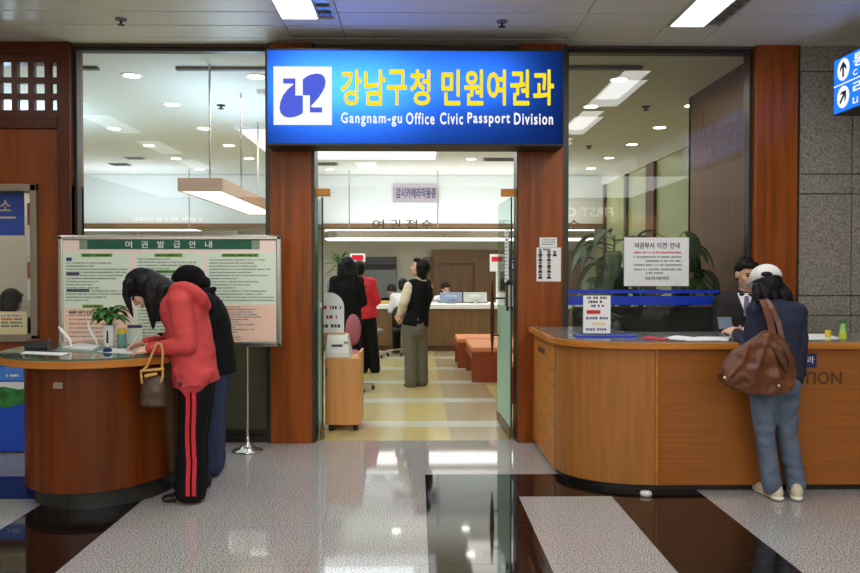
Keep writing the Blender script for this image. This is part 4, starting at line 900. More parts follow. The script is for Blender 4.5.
# monitors and desk things on the service counter
mat('monitor_blue', C(150, 168, 196), .35); mat('monitor_pale', C(206, 212, 206), .35)
for (x0, x1, m_, lab) in ((440, 462, 'monitor_blue', 'bluish grey monitor seen from behind on the service counter, left of the pair'), (463.5, 487, 'monitor_pale', 'pale grey monitor seen from behind on the service counter, right of the pair')):
    Y = 14.85; a, c = W(x0, 303.5, Y), W(x1, 292.5, Y); xm = (a.x+c.x)/2
    t = thing('monitor', lab, 'monitor', (xm, Y, zo), 'monitors on the service counter')
    b = MB(); n0_ = [(a.x, c.z), (c.x, c.z), (c.x, a.z+.03), (a.x, a.z+.03)]; b.loft([(V((xm, Y+.05, (a.z+.03+c.z)/2)), 0.001, .001, V((1, 0, 0)), V((0, 0, 1)))]*2, 4) if 0 else b.box((a.x, Y+.02, zo+.03), (c.x, Y+.06, c.z)); b.build('screen', m_, t, bevel=.012)
    b = MB(); b.ell((xm, Y+.02, (zo+.03+c.z)/2), ((c.x-a.x)*.33, .035, .055)); b.build('rear_bulge', m_, t, smooth=True)
    b = MB(); b.lathe((xm, Y+.03, zo+.001), [(.09, 0), (.09, .01), (.03, .018), (.025, .06)], 20); b.build('stand', m_, t)
b = MB(); a, c = W(376, 307, 14.75), W(396, 301, 14.75); b.box((a.x, 14.7, zo+.001), (c.x, 14.95, c.z)); mat('cardboard', C(206, 168, 96), .7); tag(b.build('tray_box', 'cardboard', bevel=.004), 'yellowish tray box on the service counter below the air conditioner', 'box')
mat('book_blue', C(110, 128, 150), .5)
b = MB(); a, c = W(327, 300, 14.8), W(342, 281, 14.8); b.box((a.x, 14.75, zo+.001), (c.x, 15.1, c.z)); tag(b.build('printer', 'book_blue', bevel=.03), 'blue grey machine at the left end of the service counter behind the plant', 'machine')
for (x0, x1, lab) in ((488, 495, 'small white paper pile on the service counter right of the monitors'), (423, 438, 'white paper pile on the service counter left of the monitors')):
    a, c = W(x0, 302, 14.8), W(x1, 302, 14.8); b = MB(); b.box((a.x, 14.7, zo+.001), (c.x, 14.95, zo+.03)); tag(b.build('paper_stack', 'paper'), lab, 'paper')
# palm at the back
q = W(340, 285, 15.75); t = thing('potted_palm', 'spiky green palm behind the person in the black coat', 'plant', (q.x, 15.75, 0))
b = MB(); b.lathe((q.x, 15.75, .002), [(.13, 0), (.18, .34), (.16, .34), (.15, .3), (0, .3)], 20); b.build('pot', 'dark_wood', t)
b = MB(); b.chain([(V((q.x, 15.75, .3)), .03), (V((q.x+.02, 15.75, 1.5)), .022)]); b.build('trunk', 'stem', t, smooth=True)
r = random.Random(5)
for i in range(26):
    a_ = i*2.4; b = MB(); leaf_mesh(b, (q.x+.02, 15.75, 1.5+.12*r.random()), (math.cos(a_), math.sin(a_), r.uniform(.0, 1.6)), (0, 0, 1), r.uniform(.4, .55), .045, .35)
    o = b.build('frond', 'green_leaf', t, smooth=True); o.modifiers.new('thickness', 'SOLIDIFY').thickness = .002
# benches
def bench(x0, x1, y0, y1, zt_, label):
    t = thing('bench', label, 'bench', ((x0+x1)/2, (y0+y1)/2, 0), 'orange benches in the waiting area')
    b = MB(); b.box((x0, y0, zt_-.075), (x1, y1, zt_)); b.build('seat', 'bench_orange', t, bevel=.02)
    b = MB(); b.box((x0+.01, y0+.01, zt_-.1), (x1-.01, y1-.01, zt_-.076)); b.build('seat_frame', 'bench_brown', t)
    for y in (y0, y1-.04): b = MB(); b.box((x0, y, 0), (x1, y+.04, zt_-.09)); b.build('end_panel', 'bench_brown', t)
    b = MB(); b.box((x0, y0+.04, .3), (x0+.03, y1-.04, zt_-.1)); b.build('rail', 'bench_brown', t)
bench(.73, 1.55, 10.45, 11.75, .47, 'orange topped bench with dark brown ends nearest the glass door'); bench(.62, 1.5, 12.0, 12.85, .46, 'orange topped bench behind the nearest one'); bench(1.02, 1.6, 8.75, 9.75, .47, 'bench seen only through the gap between the right door leaf and the pillar')
# sign stand behind the right pillar
q = W(514, 270, 9.9); t = thing('sign_stand', 'navy sign stand glimpsed between the right glass door and the pillar', 'sign', (q.x, 10.1, 0))
b = MB(); b.box((q.x+.02, 10.1, .02), (q.x+.06, 10.14, 1.75)); b.build('post', 'steel', t); b = MB(); b.box((q.x-.15, 10.0, 0), (q.x+.25, 10.24, .02)); b.build('foot', 'steel', t)
for (y0, y1) in ((258, 271), (292, 302)): a, c = W(510, y1, 10.09), W(523, y0, 10.09); b = MB(); b.box((a.x, 10.08, a.z), (c.x, 10.098, c.z)); n_ = b.build('sign_plate', 'navy', t)
a, c = W(511.5, 263.5, 10.08), W(516.3, 258.8, 10.08)
a, c = W(511.3, 268.5, 10.08), W(517.1, 259.5, 10.08); text('인', a.x, c.x, a.z, c.z, 10.079, 'white', t, 'lettering', .02)
# ------------------------------------------------------------------ cabinet with ticket machine by the left door
yk = 7.25; a, c = W(325, 432, yk), W(360.5, 362, yk)
xk_0, xk_1 = a.x, c.x; zk_ = W(340, 358.5, yk).z
t = thing('ticket_cabinet', 'light wood cabinet just inside the left door', 'cabinet', ((xk_0+xk_1)/2, yk+.2, 0))
b = MB(); b.box((xk_0, yk, .06), (xk_1, yk+.42, zk_)); b.box((xk_1-.02, yk+.03, zk_), (xk_1, yk+.42, zk_+.055)); b.build('body', 'cabinet_wood', t, bevel=.003)
for (x, y) in ((xk_0+.05, yk+.05), (xk_1-.05, yk+.05), (xk_0+.05, yk+.37), (xk_1-.05, yk+.37)): b = MB(); b.lathe((x, y, 0), [(.02, 0), (.024, .03), (.02, .06)], 14); b.build('caster', 'black', t)
b = MB(); b.cap((xk_0+.02, yk-.01, zk_-.08), (xk_0+.02, yk-.01, zk_-.16), .006, .006); b.build('handle', 'steel', t)
xm = (xk_0+W(350, 350, yk).x)/2; hw_ = W(350, 350, yk).x-xm
t = thing('ticket_machine', 'white sloped ticket machine on top of the light wood cabinet', 'ticket machine', (xm, yk+.2, zk_))
zt3 = W(335, 335.5, yk+.1).z
b = MB(); pr_ = [(yk+.02, zk_+.001), (yk+.03, zk_+.05), (yk+.12, zt3-.04), (yk+.17, zt3), (yk+.36, zt3), (yk+.38, zk_+.001)]
lo = [b.b.verts.new((xm-hw_, y, z)) for y, z in pr_]; hi = [b.b.verts.new((xm+hw_-(.04 if i in (2, 3, 4) else 0), y, z)) for i, (y, z) in enumerate(pr_)]
b.b.faces.new(lo); b.b.faces.new(hi[::-1])
for i in range(6): j = (i+1) % 6; b.b.faces.new((lo[i], hi[i], hi[j], lo[j]))
b.build('body', 'pale_plastic', t, bevel=.012)
b = MB(); b.obox((xm-.01, yk+.07, (zk_+zt3)/2+.012), .1, .012, .016, 0, -.9); b.build('ticket_slot', 'black', t)
b = MB(); b.obox((xm+.07, yk+.095, (zk_+zt3)/2+.04), .035, .008, .02, 0, -.9); b.build('button', 'grey_plastic', t)
ys2 = yk+.27; a, c = W(314, 335, ys2), W(344, 292.5, ys2); R2 = (c.x-a.x)/2; cxm = (a.x+c.x)/2; zr = c.z-R2
t = thing('arch_sign', 'white arch topped sign with red and black writing standing on the ticket machine', 'sign', (cxm, ys2, zt3))
b = MB(); b.slab([(a.x, zt3+.012), (c.x, zt3+.012), (c.x, zr)]+[(cxm+R2*math.cos(math.pi*i/16), zr+R2*math.sin(math.pi*i/16)) for i in range(1, 16)]+[(a.x, zr)], ys2-.006, ys2+.006); pa_ = b.build('panel', 'white', t)
b = MB(); b.box((a.x-.01, ys2-.04, zt3+.001), (c.x+.02, ys2+.05, zt3+.0125)); b.build('base', 'cabinet_wood', t)
for k_, (y, m_, x0, x1) in enumerate(((307.5, 'red', 317, 331), (307.5, 'print_dark', 332, 341), (317, 'red', 321, 337), (326, 'print_dark', 318, 341))):
    a_, c_ = W(x0, y, ys2-.008), W(x1, y, ys2-.008); d = MB(); d.dashes(a_.x, c_.x, a_.z, .034, ys2-.0068, 30+k_); d.build('fine_print', m_, pa_)
q = W(350, 330, 9.6); t = thing('office_chair', 'pink upholstered swivel chair behind the light wood cabinet', 'chair', (q.x, 9.6, 0)); office_chair(t, q.x+.01, 9.75, W(350, 315.5, 9.6).z, 'chair_pink', 1, .2, 0)
q = W(402, 330, 14.1); t = thing('office_chair', 'dark swivel chair with the person in a white shirt', 'chair', (q.x, 14.0, 0)); office_chair(t, q.x, 14.0, .9, 'black', 1, .36, math.pi)
q = W(373, 330, 13.6); t = thing('office_chair', 'dark grey swivel chair with steel legs left of the seated white shirt', 'chair', (q.x, 13.6, 0)); office_chair(t, q.x, 13.6, .84, 'grey_plastic', 1, .34, math.pi*.8)
# ------------------------------------------------------------------ people
mat('skin', C(226, 176, 146), .5); mat('skin_shade', C(206, 156, 128), .5); mat('hair_black', C(15, 12, 12), .5, spec=.25, bump=(120, .5), stretch=(1, 1, .12)); mat('eye_dark', C(24, 18, 16), .2); mat('lip', C(186, 104, 96), .45)
mat('coral_knit', C(206, 70, 70), .85, noise_=(160, .1), bump=(150, .5)); mat('pants_black', C(15, 15, 18), .75, spec=.2, bump=(40, .2)); mat('stripe_red', C(206, 32, 44), .6); mat('button_dark', C(40, 26, 26), .4)
mat('knit_black', C(14, 14, 15), .9, spec=.2, bump=(90, .5)); mat('jacket_black', C(15, 15, 17), .8, spec=.2, bump=(40, .25)); mat('denim', C(92, 104, 124), .8, noise_=(7, .22), bump=(60, .25)); mat('denim_dark', C(44, 54, 86), .8, noise_=(7, .15), bump=(60, .25))
mat('sweater_navy', C(30, 34, 58), .85, bump=(120, .4)); mat('cap_white', C(226, 222, 216), .7, bump=(60, .2)); mat('suit', C(44, 41, 40), .75, spec=.2, bump=(60, .2)); mat('shirt', C(236, 234, 236), .6); mat('tie', C(120, 110, 130), .5)
mat('sneaker', C(214, 204, 176), .6); mat('sneaker_sole', C(236, 230, 214), .5); mat('sneaker_stripe', C(130, 90, 66), .6); mat('cream_knit', C(226, 212, 184), .8, bump=(60, .3)); mat('vest_black', C(14, 14, 18), .8, spec=.2); mat('trouser_grey', C(104, 100, 88), .8, bump=(30, .2)); mat('jacket_red', C(206, 34, 48), .7, bump=(30, .2))
mat('leather_brown', C(100, 52, 22), .38, noise_=(9, .3), bump=(16, .35)); mat('leather_dark', C(88, 46, 26), .4, bump=(20, .3)); mat('monogram', C(74, 54, 40), .45, noise_=(70, .35)); mat('handle_tan', C(206, 158, 84), .45)
mat('beanie', C(14, 14, 15), .95, spec=.2, bump=(110, .7))
def J(px, py, Y): return W(px, py, Y)
UP = V((0, 0, 1))
def hand(mb, wrist, d, n, side, curl=.35, k=1.0):
    d = d.normalized(); n = (n-d*n.dot(d)).normalized(); w_ = d.cross(n)*side
    for o_ in (.03, .01, -.01, -.028): mb.cap(wrist+w_*o_*.6*k, wrist+d*.085*k+w_*o_*k, .013*k, .0115*k, 8)
    for o_, L in ((.031, .070), (.010, .079), (-.011, .073), (-.030, .057)):
        p = wrist+d*.085*k+w_*o_*k; a = curl*.6; 
        for f_ in (.45, .31, .24):
            q = p+(d*math.cos(a)+n*math.sin(a))*L*f_*k; mb.cap(p, q, .009*k, .0082*k, 8); p = q; a += curl
    p = wrist+d*.022*k+w_*.026*k; dd = (d*.6+w_*.8).normalized()
    for L in (.036, .031, .026): q = p+dd*L*k; mb.cap(p, q, .0115*k, .0095*k, 8); p = q; dd = (dd+d*.25+n*.45*curl).normalized()
def head(mb, c, hf, hu):
    hf = hf.normalized(); hu = (hu-hf*hu.dot(hf)).normalized(); hs = hf.cross(hu)
    A = (hs, hf, hu)
    mb.ell(c+hu*.022-hf*.008, (.073, .093, .094), A); mb.ell(c+hf*.024-hu*.052, (.056, .062, .062), A); mb.ell(c+hf*.066-hu*.098, (.022, .018, .017), A)
    mb.chain([(c+hf*.088+hu*.012, .009), (c+hf*.105-hu*.028, .0135)], 8); mb.cap(c+hf*.09-hu*.034+hs*.012, c+hf*.09-hu*.034-hs*.012, .008, .008, 8)
    mb.cap(c+hf*.078+hu*.024+hs*.036, c+hf*.078+hu*.024-hs*.036, .013, .013, 8); mb.cap(c+hf*.082-hu*.062+hs*.018, c+hf*.082-hu*.062-hs*.018, .010, .010, 8)
    for k in (1, -1): mb.ell(c+hf*.06-hu*.024+hs*.034*k, (.026, .024, .028), A); mb.ell(c+hs*.076*k-hf*.006-hu*.012, (.011, .022, .032), A)
def face_parts(c, hf, hu, body):
    hf = hf.normalized(); hu = (hu-hf*hu.dot(hf)).normalized(); hs = hf.cross(hu); A = (hs, hf, hu)
    for k in (1, -1):
        m_ = MB(); m_.ell(c+hf*.085+hu*.002+hs*.031*k, (.014, .008, .007), A, 10, 8); m_.build('eye', 'eye_dark', body, smooth=True)
        m_ = MB(); m_.cap(c+hf*.092+hu*.026+hs*.018*k, c+hf*.086+hu*.024+hs*.046*k, .004, .003, 6); m_.build('eyebrow', 'hair_black', body, smooth=True)
    m_ = MB(); m_.ell(c+hf*.091-hu*.062, (.022, .006, .007), A, 12, 8); m_.build('mouth', 'lip', body, smooth=True)
def torso(mb, P, e=0.0, low=.1, flare=1.0, top=True):
    hip, ch, nk = P['hip'], P['chest'], P['neck']; s_ = (P['sh'][0]-P['sh'][1]).normalized(); hs_ = P.get('hs', s_)
    u1 = (ch-hip).normalized(); u2 = (nk-ch).normalized(); f1 = hs_.cross(u1).normalized(); f2 = s_.cross(u2).normalized()
    wh, ww, wc = P.get('w', (.17, .145, .165)); dh, dw, dc = P.get('d', (.115, .1, .115))
    hs_ = u1.cross(f1); s2 = u2.cross(f2)
    secs = [(hip-u1*low, (wh+e)*flare*.97, (dh+e)*flare, hs_, f1), (hip, wh+e, dh+e, hs_, f1), (hip.lerp(ch, .5), ww+e, dw+e, (hs_+s2).normalized(), f1), (ch, wc+e, dc+e, s2, f2)]
    if top: secs += [(ch.lerp(nk, .55), wc*.98+e, dc*.85+e, s2, f2), (ch.lerp(nk, .85), wc*.62+e, dc*.62+e, s2, f2), (nk, .062+e, .06+e, s2, f2)]
    mb.loft(secs, 28)
    if top:
        for q in P['sh']: mb.cap(q, ch.lerp(nk, .72), .052+e, .06+e)
def limb(mb, pts, rs): mb.chain([(p, r) for p, r in zip(pts, rs)], 14)
def shoe(mb, heel, toe, k=1.0, hgt=.07):
    d = toe-heel; d.z = 0; L = d.length; d.normalize(); s_ = d.cross(UP); z0 = 0
    for f_, w_, h_ in ((.1, .032, hgt), (.3, .033, hgt*.95), (.5, .036, hgt*.75), (.7, .041, hgt*.6), (.88, .034, hgt*.5)):
        c = heel+d*L*f_; c.z = h_/2*k; mb.ell(c, (L*.16, w_*k, h_/2*k), (d, s_, UP), 14, 8)
def person(name, label, base, P, vox=.008, cloth=None, group=None, face=True, hand_k=1.0, fingers=True):
    t = thing(name, label, 'person', base, group)
    m = MB(); head(m, P['head'], P['hf'], P['hu']); limb(m, (P['neck']-(P['head']-P['neck'])*.3, P['neck'].lerp(P['head'], .25), P['head']-P['hf'].normalized()*.02-P['hu'].normalized()*.03), (.062, .05, .046))
    torso(m, P, -.012)
    for i in (0, 1):
        limb(m, (P['sh'][i], P['el'][i], P['wr'][i]), (.042, .036, .026)); hand(m, P['wr'][i], P['hd'][i], P['hn'][i], P['ts'][i], P['cu'][i], hand_k)
        if 'hp' in P: limb(m, (P['hp'][i], P['kn'][i], P['an'][i]), (.07, .05, .036)); m.chain([(P['an'][i], .034), (P['toe'][i].lerp(P['an'][i], .5)*1.0, .03)], 8)
    b_ = organic('body', m, vox, 'skin', t, 3)
    if face: face_parts(P['head'], P['hf'], P['hu'], b_)
    return t
def stripe(b, tree, pts, w_, off=.006, depth=V((0, 1, 0)), back=.5):
    row = None
    for p in pts:
        r_ = []
        for o_ in (-w_/2, w_/2):
            q = p+V((o_, 0, 0)); rd = (q-V((0, 0, H))).normalized(); h = tree.ray_cast(q-rd*back, rd)
            r_.append(b.b.verts.new((h[0] if h[0] is not None else p+V((o_, 0, 0)))-depth*off))
        if row: b.b.faces.new((row[0], row[1], r_[1], r_[0]))
        row = r_
def tree_of(o):
    off = WL[o.name]; return BVHTree.FromPolygons([v.co+off for v in o.data.vertices], [tuple(p.vertices) for p in o.data.polygons])
# ---- woman in the coral cardigan
P = dict(head=J(143, 289, 5.12), hf=V((-.62, -.06, -.78)), hu=V((-.78, 0, .62)), neck=J(169, 294, 5.12), chest=J(187, 320, 5.12), hip=J(194, 368, 5.12), sh=(J(180, 303, 4.97), J(182, 303, 5.28)),
         el=(J(187, 345, 4.92), J(170, 344, 5.4)), wr=(J(152, 349.0, 4.93), J(147, 343, 5.22)), hd=(V((-1, .1, -.12)), V((-1, -.15, -.2))), hn=(V((0, .5, -1)), V((0, -.3, -1))), ts=(-1, 1), cu=(.5, .7),
         hp=(J(196, 386, 5.03), J(200, 386, 5.24)), kn=(J(191, 440, 5.03), J(195, 438, 5.27)), an=(J(191, 493, 5.03), J(194, 485, 5.3)), toe=(G(163, 502.5), G(174, 489)), w=(.15, .135, .15), d=(.12, .12, .125))
B1 = G(190, 500); t = person('person', 'woman in a coral hooded cardigan and red striped black trousers writing at the oval desk', (B1.x, B1.y, 0), P, .007)
m = MB(); torso(m, dict(P, w=(.2, .165, .155)), .026, .1, 1.04)
limb(m, (P['sh'][0], P['sh'][0].lerp(P['el'][0], .5), P['el'][0], P['wr'][0]), (.074, .07, .062, .042)); limb(m, (P['sh'][1], P['el'][1], P['wr'][1]), (.074, .06, .04))
for sy in (-1, 1):       # hood lying round the neck
    m.chain([(J(169, 295, 5.12+.03*sy), .036), (J(175, 288.5, 5.12+.09*sy), .04), (J(184, 287.5, 5.12+.115*sy), .042), (J(194, 291, 5.12+.12*sy), .042), (J(202, 299, 5.12+.09*sy), .04), (J(206, 306, 5.12), .04)], 14)
m.ell(J(192, 296, 5.12), (.1, .13, .06), (V((.82, 0, -.57)), V((0, 1, 0)), V((.57, 0, .82)))); m.ell(J(200, 303, 5.12), (.06, .115, .05), (V((.6, 0, -.8)), V((0, 1, 0)), V((.8, 0, .6))))
for Yh in (4.95, 5.02, 5.12, 5.22):
    m.chain([(J(178, 370, Yh), .035), (J(181, 382, Yh), .028), (J(188.5, 397, Yh), .018)]); m.chain([(J(188.5, 397, Yh), .018), (J(200, 386, Yh), .028), (J(211.5, 372, Yh), .024)]); m.cap(J(188, 391, Yh), J(193, 389, Yh), .026, .026); m.cap(J(190, 378, Yh), J(205, 376, Yh), .05, .045); m.cap(J(187, 386, Yh), J(195, 384, Yh), .035, .035)
cg = organic('cardigan', m, .008, 'coral_knit', t, 11, (.007, 10))
m = MB(); torso(m, dict(P, hip=P['hip']), -.02, .12); limb(m, (P['hip'], P['hp'][0]), (.12, .1)); limb(m, (P['hip'], P['hp'][1]), (.12, .1))
for i in (0, 1): limb(m, (P['hp'][i], P['kn'][i], P['an'][i]+V((0, 0, -.005))), (.105, .088, .098))
m2 = MB(); m2.b.free(); m2.b = m.b
for v in list(m.b.verts):
    if v.co.z > 1.0: v.co.z = 1.0
    if v.co.z < .018: v.co.z = .018
tr = organic('trousers', m, .009, 'pants_black', t, 3, (.005, 7))
tt = tree_of(tr)
for dx in (-3.2, 3.0):
    b = MB(); stripe(b, tt, [J(191+dx+(.6 if k > 12 else 0)+(.4*math.sin(k*.6)), 392+k*5.2, 4.93) for k in range(21)], .026); b.build('side_stripe', 'stripe_red', tr, smooth=True)
tc_ = tree_of(cg)
for (px, py) in ((171, 364), (181, 384)):
    h = tc_.ray_cast(J(px, py, 4.5), ray(px, py).normalized()); q = h[0] if h[0] is not None else J(px, py, 4.95)
    b = MB(); b.ell(q, (.017, .007, .017)); b.build('button', 'button_dark', cg, smooth=True)
for i in (0, 1):
    hl = G(204, 500) if i == 0 else G(210, 488); m = MB(); shoe(m, hl, P['toe'][i], 1.3, .08)
    organic('shoe', m, .008, 'black', t, 2)
m = MB(); hc = P['head']; hf_, hu_ = P['hf'].normalized(), P['hu'].normalized(); hs_ = hf_.cross(hu_)
m.ell(hc+hu_*.03-hf_*.02, (.094, .108, .108), (hs_, hf_, hu_))
m.chain([(J(146, 281, 5.12), .088), (J(158, 287, 5.12), .085), (J(173, 294, 5.12), .07)])
for sy in (-1, 1):
    Yh = 5.12+.075*sy
    m.chain([(J(128, 283, Yh), .034), (J(126, 294, Yh), .026), (J(129, 305, Yh), .02), (J(133, 317, Yh), .007)])
    m.chain([(J(150, 286, Yh), .05), (J(151, 301, Yh-.01), .045), (J(153, 314, Yh), .032), (J(153, 328, Yh), .010)])
    m.chain([(J(162, 290, Yh), .045), (J(161, 305, Yh), .035), (J(159, 320, Yh), .015)])
    m.chain([(J(140, 280, Yh), .04), (J(143, 292, Yh), .024), (J(145, 300, Yh), .008)])
organic('hair', m, .007, 'hair_black', t, 7, (.002, 30))
b = MB(); wp = P['wr'][1]+P['hd'][1].normalized()*.11+V((-.0, 0, -.01)); b.cap(wp+V((-.03, -.02, -.045)), wp+V((.03, .04, .07)), .0045, .0045, 8); pen = b.build('ballpoint_pen', 'white'); tag(pen, 'white ballpoint pen held over the form by the woman in coral', 'pen')
# handbag on her forearm
c0, c1 = J(139, 407, 4.86), J(165, 375, 4.86); t = thing('handbag', 'brown monogram handbag with tan handles hanging from the forearm of the woman in coral', 'bag', ((c0.x+c1.x)/2, 4.88, c0.z))
m = MB(); secs = []
for f_, hw, hd in ((0, .078, .045), (.08, .085, .055), (.5, .08, .05), (.85, .068, .032), (1, .062, .02)):
    z = c0.z+(c1.z-c0.z)*f_; secs.append((V(((c0.x+c1.x)/2+.004*f_, 4.88, z)), hw, hd, V((1, 0, 0)), V((0, 1, 0))))
m.loft(secs, 20); organic('body', m, .007, 'monogram', t, 3, (.004, 14))
for k, (yy_, xo_) in enumerate(((4.862, 0), (4.898, .012))):
    b = MB(); b.tube([J(x+xo_*20, y, yy_) for x, y in ((142, 383), (141, 372), (147, 366.5), (153, 352), (157, 343.5), (161, 344), (163, 352), (162, 366), (163, 376), (160, 384))], .0075, 8); b.build('handle', 'handle_tan', t, smooth=True)
b = MB(); b.cap(J(141, 371, 4.853), J(163, 369, 4.853), .009, .009); b.cap(J(146, 376, 4.845), J(156, 374, 4.845), .012, .010); b.build('trim', 'handle_tan', t, smooth=True)
# ---- woman in the black beanie
P = dict(head=J(188, 283, 5.74), hf=V((-.8, -.1, -.55)), hu=V((-.55, 0, .8)), neck=J(201, 295, 5.76), chest=J(210, 322, 5.76), hip=J(215, 362, 5.76), sh=(J(205, 303, 5.6), J(207, 303, 5.92)),
         el=(J(198, 338, 5.55), J(184, 340, 5.95)), wr=(J(163, 342, 5.6), J(158, 338, 5.8)), hd=(V((-1, 0, .12)), V((-1, -.1, -.1))), hn=(V((0, .6, -1)), V((0, -.3, -1))), ts=(-1, 1), cu=(.5, .5),
         hp=(J(213, 374, 5.68), J(217, 374, 5.86)), kn=(J(212, 420, 5.68), J(215, 418, 5.88)), an=(J(211, 463, 5.68), J(214, 459, 5.88)), toe=(G(196, 473), G(199, 467)), w=(.15, .14, .16), d=(.125, .125, .125))
B2 = G(212, 470); t = person('person', 'woman in a black slouchy beanie, black jacket and jeans behind the woman in coral', (B2.x, B2.y, 0), P, .009)
m = MB(); torso(m, P, .024, .09)
for i in (0, 1): limb(m, (P['sh'][i], P['el'][i], P['wr'][i].lerp(P['el'][i], .05)), (.07, .06, .042))
m.ell(J(207, 293, 5.76), (.06, .1, .05)); m.cap(J(203, 292, 5.66), J(214, 289, 5.72), .032, .022)
organic('jacket', m, .010, 'jacket_black', t, 4, (.006, 9))
m = MB(); limb(m, (P['hip']+V((0, 0, .03)), P['hip']-V((0, 0, .06))), (.13, .135))
for i in (0, 1): limb(m, (P['hp'][i], P['kn'][i], P['an'][i]-V((0, 0, .02))), (.1, .076, .085))
organic('jeans', m, .010, 'denim_dark', t, 3, (.005, 9))
for i in (0, 1): m = MB(); shoe(m, G(220, 472) if i == 0 else G(222, 467), P['toe'][i]); organic('shoe', m, .009, 'black', t, 2)
m = MB(); m.ell(J(189, 279, 5.74), (.125, .12, .105)); m.ell(J(200, 283, 5.74), (.075, .105, .06)); m.ell(J(187, 287, 5.74), (.112, .115, .06)); organic('beanie', m, .009, 'beanie', t, 3, (.006, 14))
# ---- woman with the white cap at the counter
P = dict(head=J(766, 285, 5.16), hf=V((-.22, .93, -.3)), hu=V((-.06, .3, .95)), neck=J(772, 302, 5.13), chest=J(778, 327, 5.08), hip=J(774, 372, 5.0), sh=(J(758, 311, 5.1), J(796, 313, 5.07)),
         el=(J(750, 347, 5.1), J(799, 348, 5.0)), wr=(J(738, 333.5, 5.32), J(800, 374, 5.02)), hd=(V((-.35, 1, .25)), V((-.25, .15, -1))), hn=(V((.3, .3, -.9)), V((-1, .1, 0))), ts=(-1, 1), cu=(.4, .5),
         hp=(J(763, 386, 5.0), J(785, 386, 5.0)), kn=(J(765, 438, 5.04), J(787, 436, 5.06)), an=(J(772, 492, 5.03), J(796, 490, 5.06)), toe=(G(758, 489), G(792, 487)), w=(.16, .14, .15), d=(.12, .105, .115), hs=V((-1, .1, 0)))
B3 = G(782, 499); t = person('person', 'woman in a white cap, navy sweater and jeans standing at the reception counter', (B3.x, B3.y, 0), P, .007)
m = MB(); torso(m, P, .024, .05)
limb(m, (P['sh'][0], P['el'][0], P['wr'][0]), (.066, .058, .04)); limb(m, (P['sh'][1], P['el'][1], P['wr'][1].lerp(P['el'][1], .06)), (.066, .056, .04)); m.cap(P['neck'], P['neck']-V((0, 0, .03)), .068, .085)
organic('sweater', m, .008, 'sweater_navy', t, 4, (.006, 9))
m = MB(); limb(m, (P['hip']+V((0, 0, .02)), P['hip']-V((0, 0, .05))), (.125, .145)); m.ell(J(764, 384, 4.95), (.095, .1, .1)); m.ell(J(785, 384, 4.95), (.095, .1, .1))
for i in (0, 1): limb(m, (P['hp'][i], P['kn'][i], P['an'][i]+V((0, 0, .04))), (.094, .062, .064))
organic('jeans', m, .008, 'denim', t, 3, (.008, 12))
for i, (h_, t_2) in enumerate(((G(779, 501.5), G(756, 488.5)), (G(797, 501.5), G(793, 487.5)))):
    m = MB(); shoe(m, h_, t_2, 1.25, .09); so = organic('shoe', m, .007, 'sneaker', t, 2)
    m = MB(); shoe(m, h_+(h_-t_2)*.02, t_2+(t_2-h_)*.02, 1.28, .032); organic('sole', m, .007, 'sneaker_sole', so, 1)
m = MB(); hc = P['head']; hf_, hu_ = P['hf'].normalized(), P['hu'].normalized(); hs_ = hf_.cross(hu_).normalized(); hu_ = hs_.cross(hf_)
m.ell(hc-hf_*.022+hu_*.005, (.09, .098, .105), (hs_, hf_, hu_))
for px, x2, y2 in ((756, 757, 302), (763, 766, 306), (771, 776, 306), (778, 786, 303), (781, 792, 299)): m.chain([(J(px, 287, 5.1), .03), (J((px+x2)/2+1, 294, 5.08), .032), (J(x2, y2, 5.06), .014)])
organic('hair', m, .008, 'hair_black', t, 7, (.002, 30))
m = MB(); cc = hc+hu_*.048-hf_*.008; m.ell(cc, (.1, .112, .09), (hs_, hf_, hu_))
for v in m.b.verts:
    dd = (v.co-cc).dot(hu_)
    if dd < -.02: v.co -= hu_*(dd+.02)
m.ell(hc+hf_*.12+hu_*.045, (.075, .075, .008), (hs_, (hf_*.97-hu_*.2).normalized(), (hu_*.97+hf_*.2).normalized()))
cp = organic('cap', m, .007, 'cap_white', t, 3)
ct = tree_of(cp); b = MB(); rings = []
for k_ in (1.0, .55):
    ring = []
    for i in range(16):
        x_, y_ = 766.8+6*k_*math.cos(2*math.pi*i/16), 274.2+2.7*k_*math.sin(2*math.pi*i/16); h = ct.ray_cast(J(x_, y_, 4.7), ray(x_, y_).normalized())
        ring.append(b.b.verts.new((h[0] if h[0] is not None else J(x_, y_, 5.05))-ray(x_, y_).normalized()*.004))
    rings.append(ring)
for i in range(16): b.b.faces.new((rings[0][i], rings[0][(i+1) % 16], rings[1][(i+1) % 16], rings[1][i]))
b.b.faces.new(rings[1]); b.build('cap_opening', 'hair_black', cp, smooth=True)
# passport she holds
q = P['wr'][0]+P['hd'][0].normalized()*.13+V((-.0, 0, .03)); b = MB(); b.obox((q.x, q.y, q.z+.005), .1, .004, .085, .1, -.3); t2 = thing('photo_card', 'dark edged photo card held by the woman in the white cap', 'card', (q.x, q.y, q.z-.04)); b.build('card', 'grey_plastic', t2)
b = MB(); b.obox((q.x, q.y-.0032, q.z+.006), .085, .002, .07, .1, -.3); b.build('print', 'book_blue', t2)
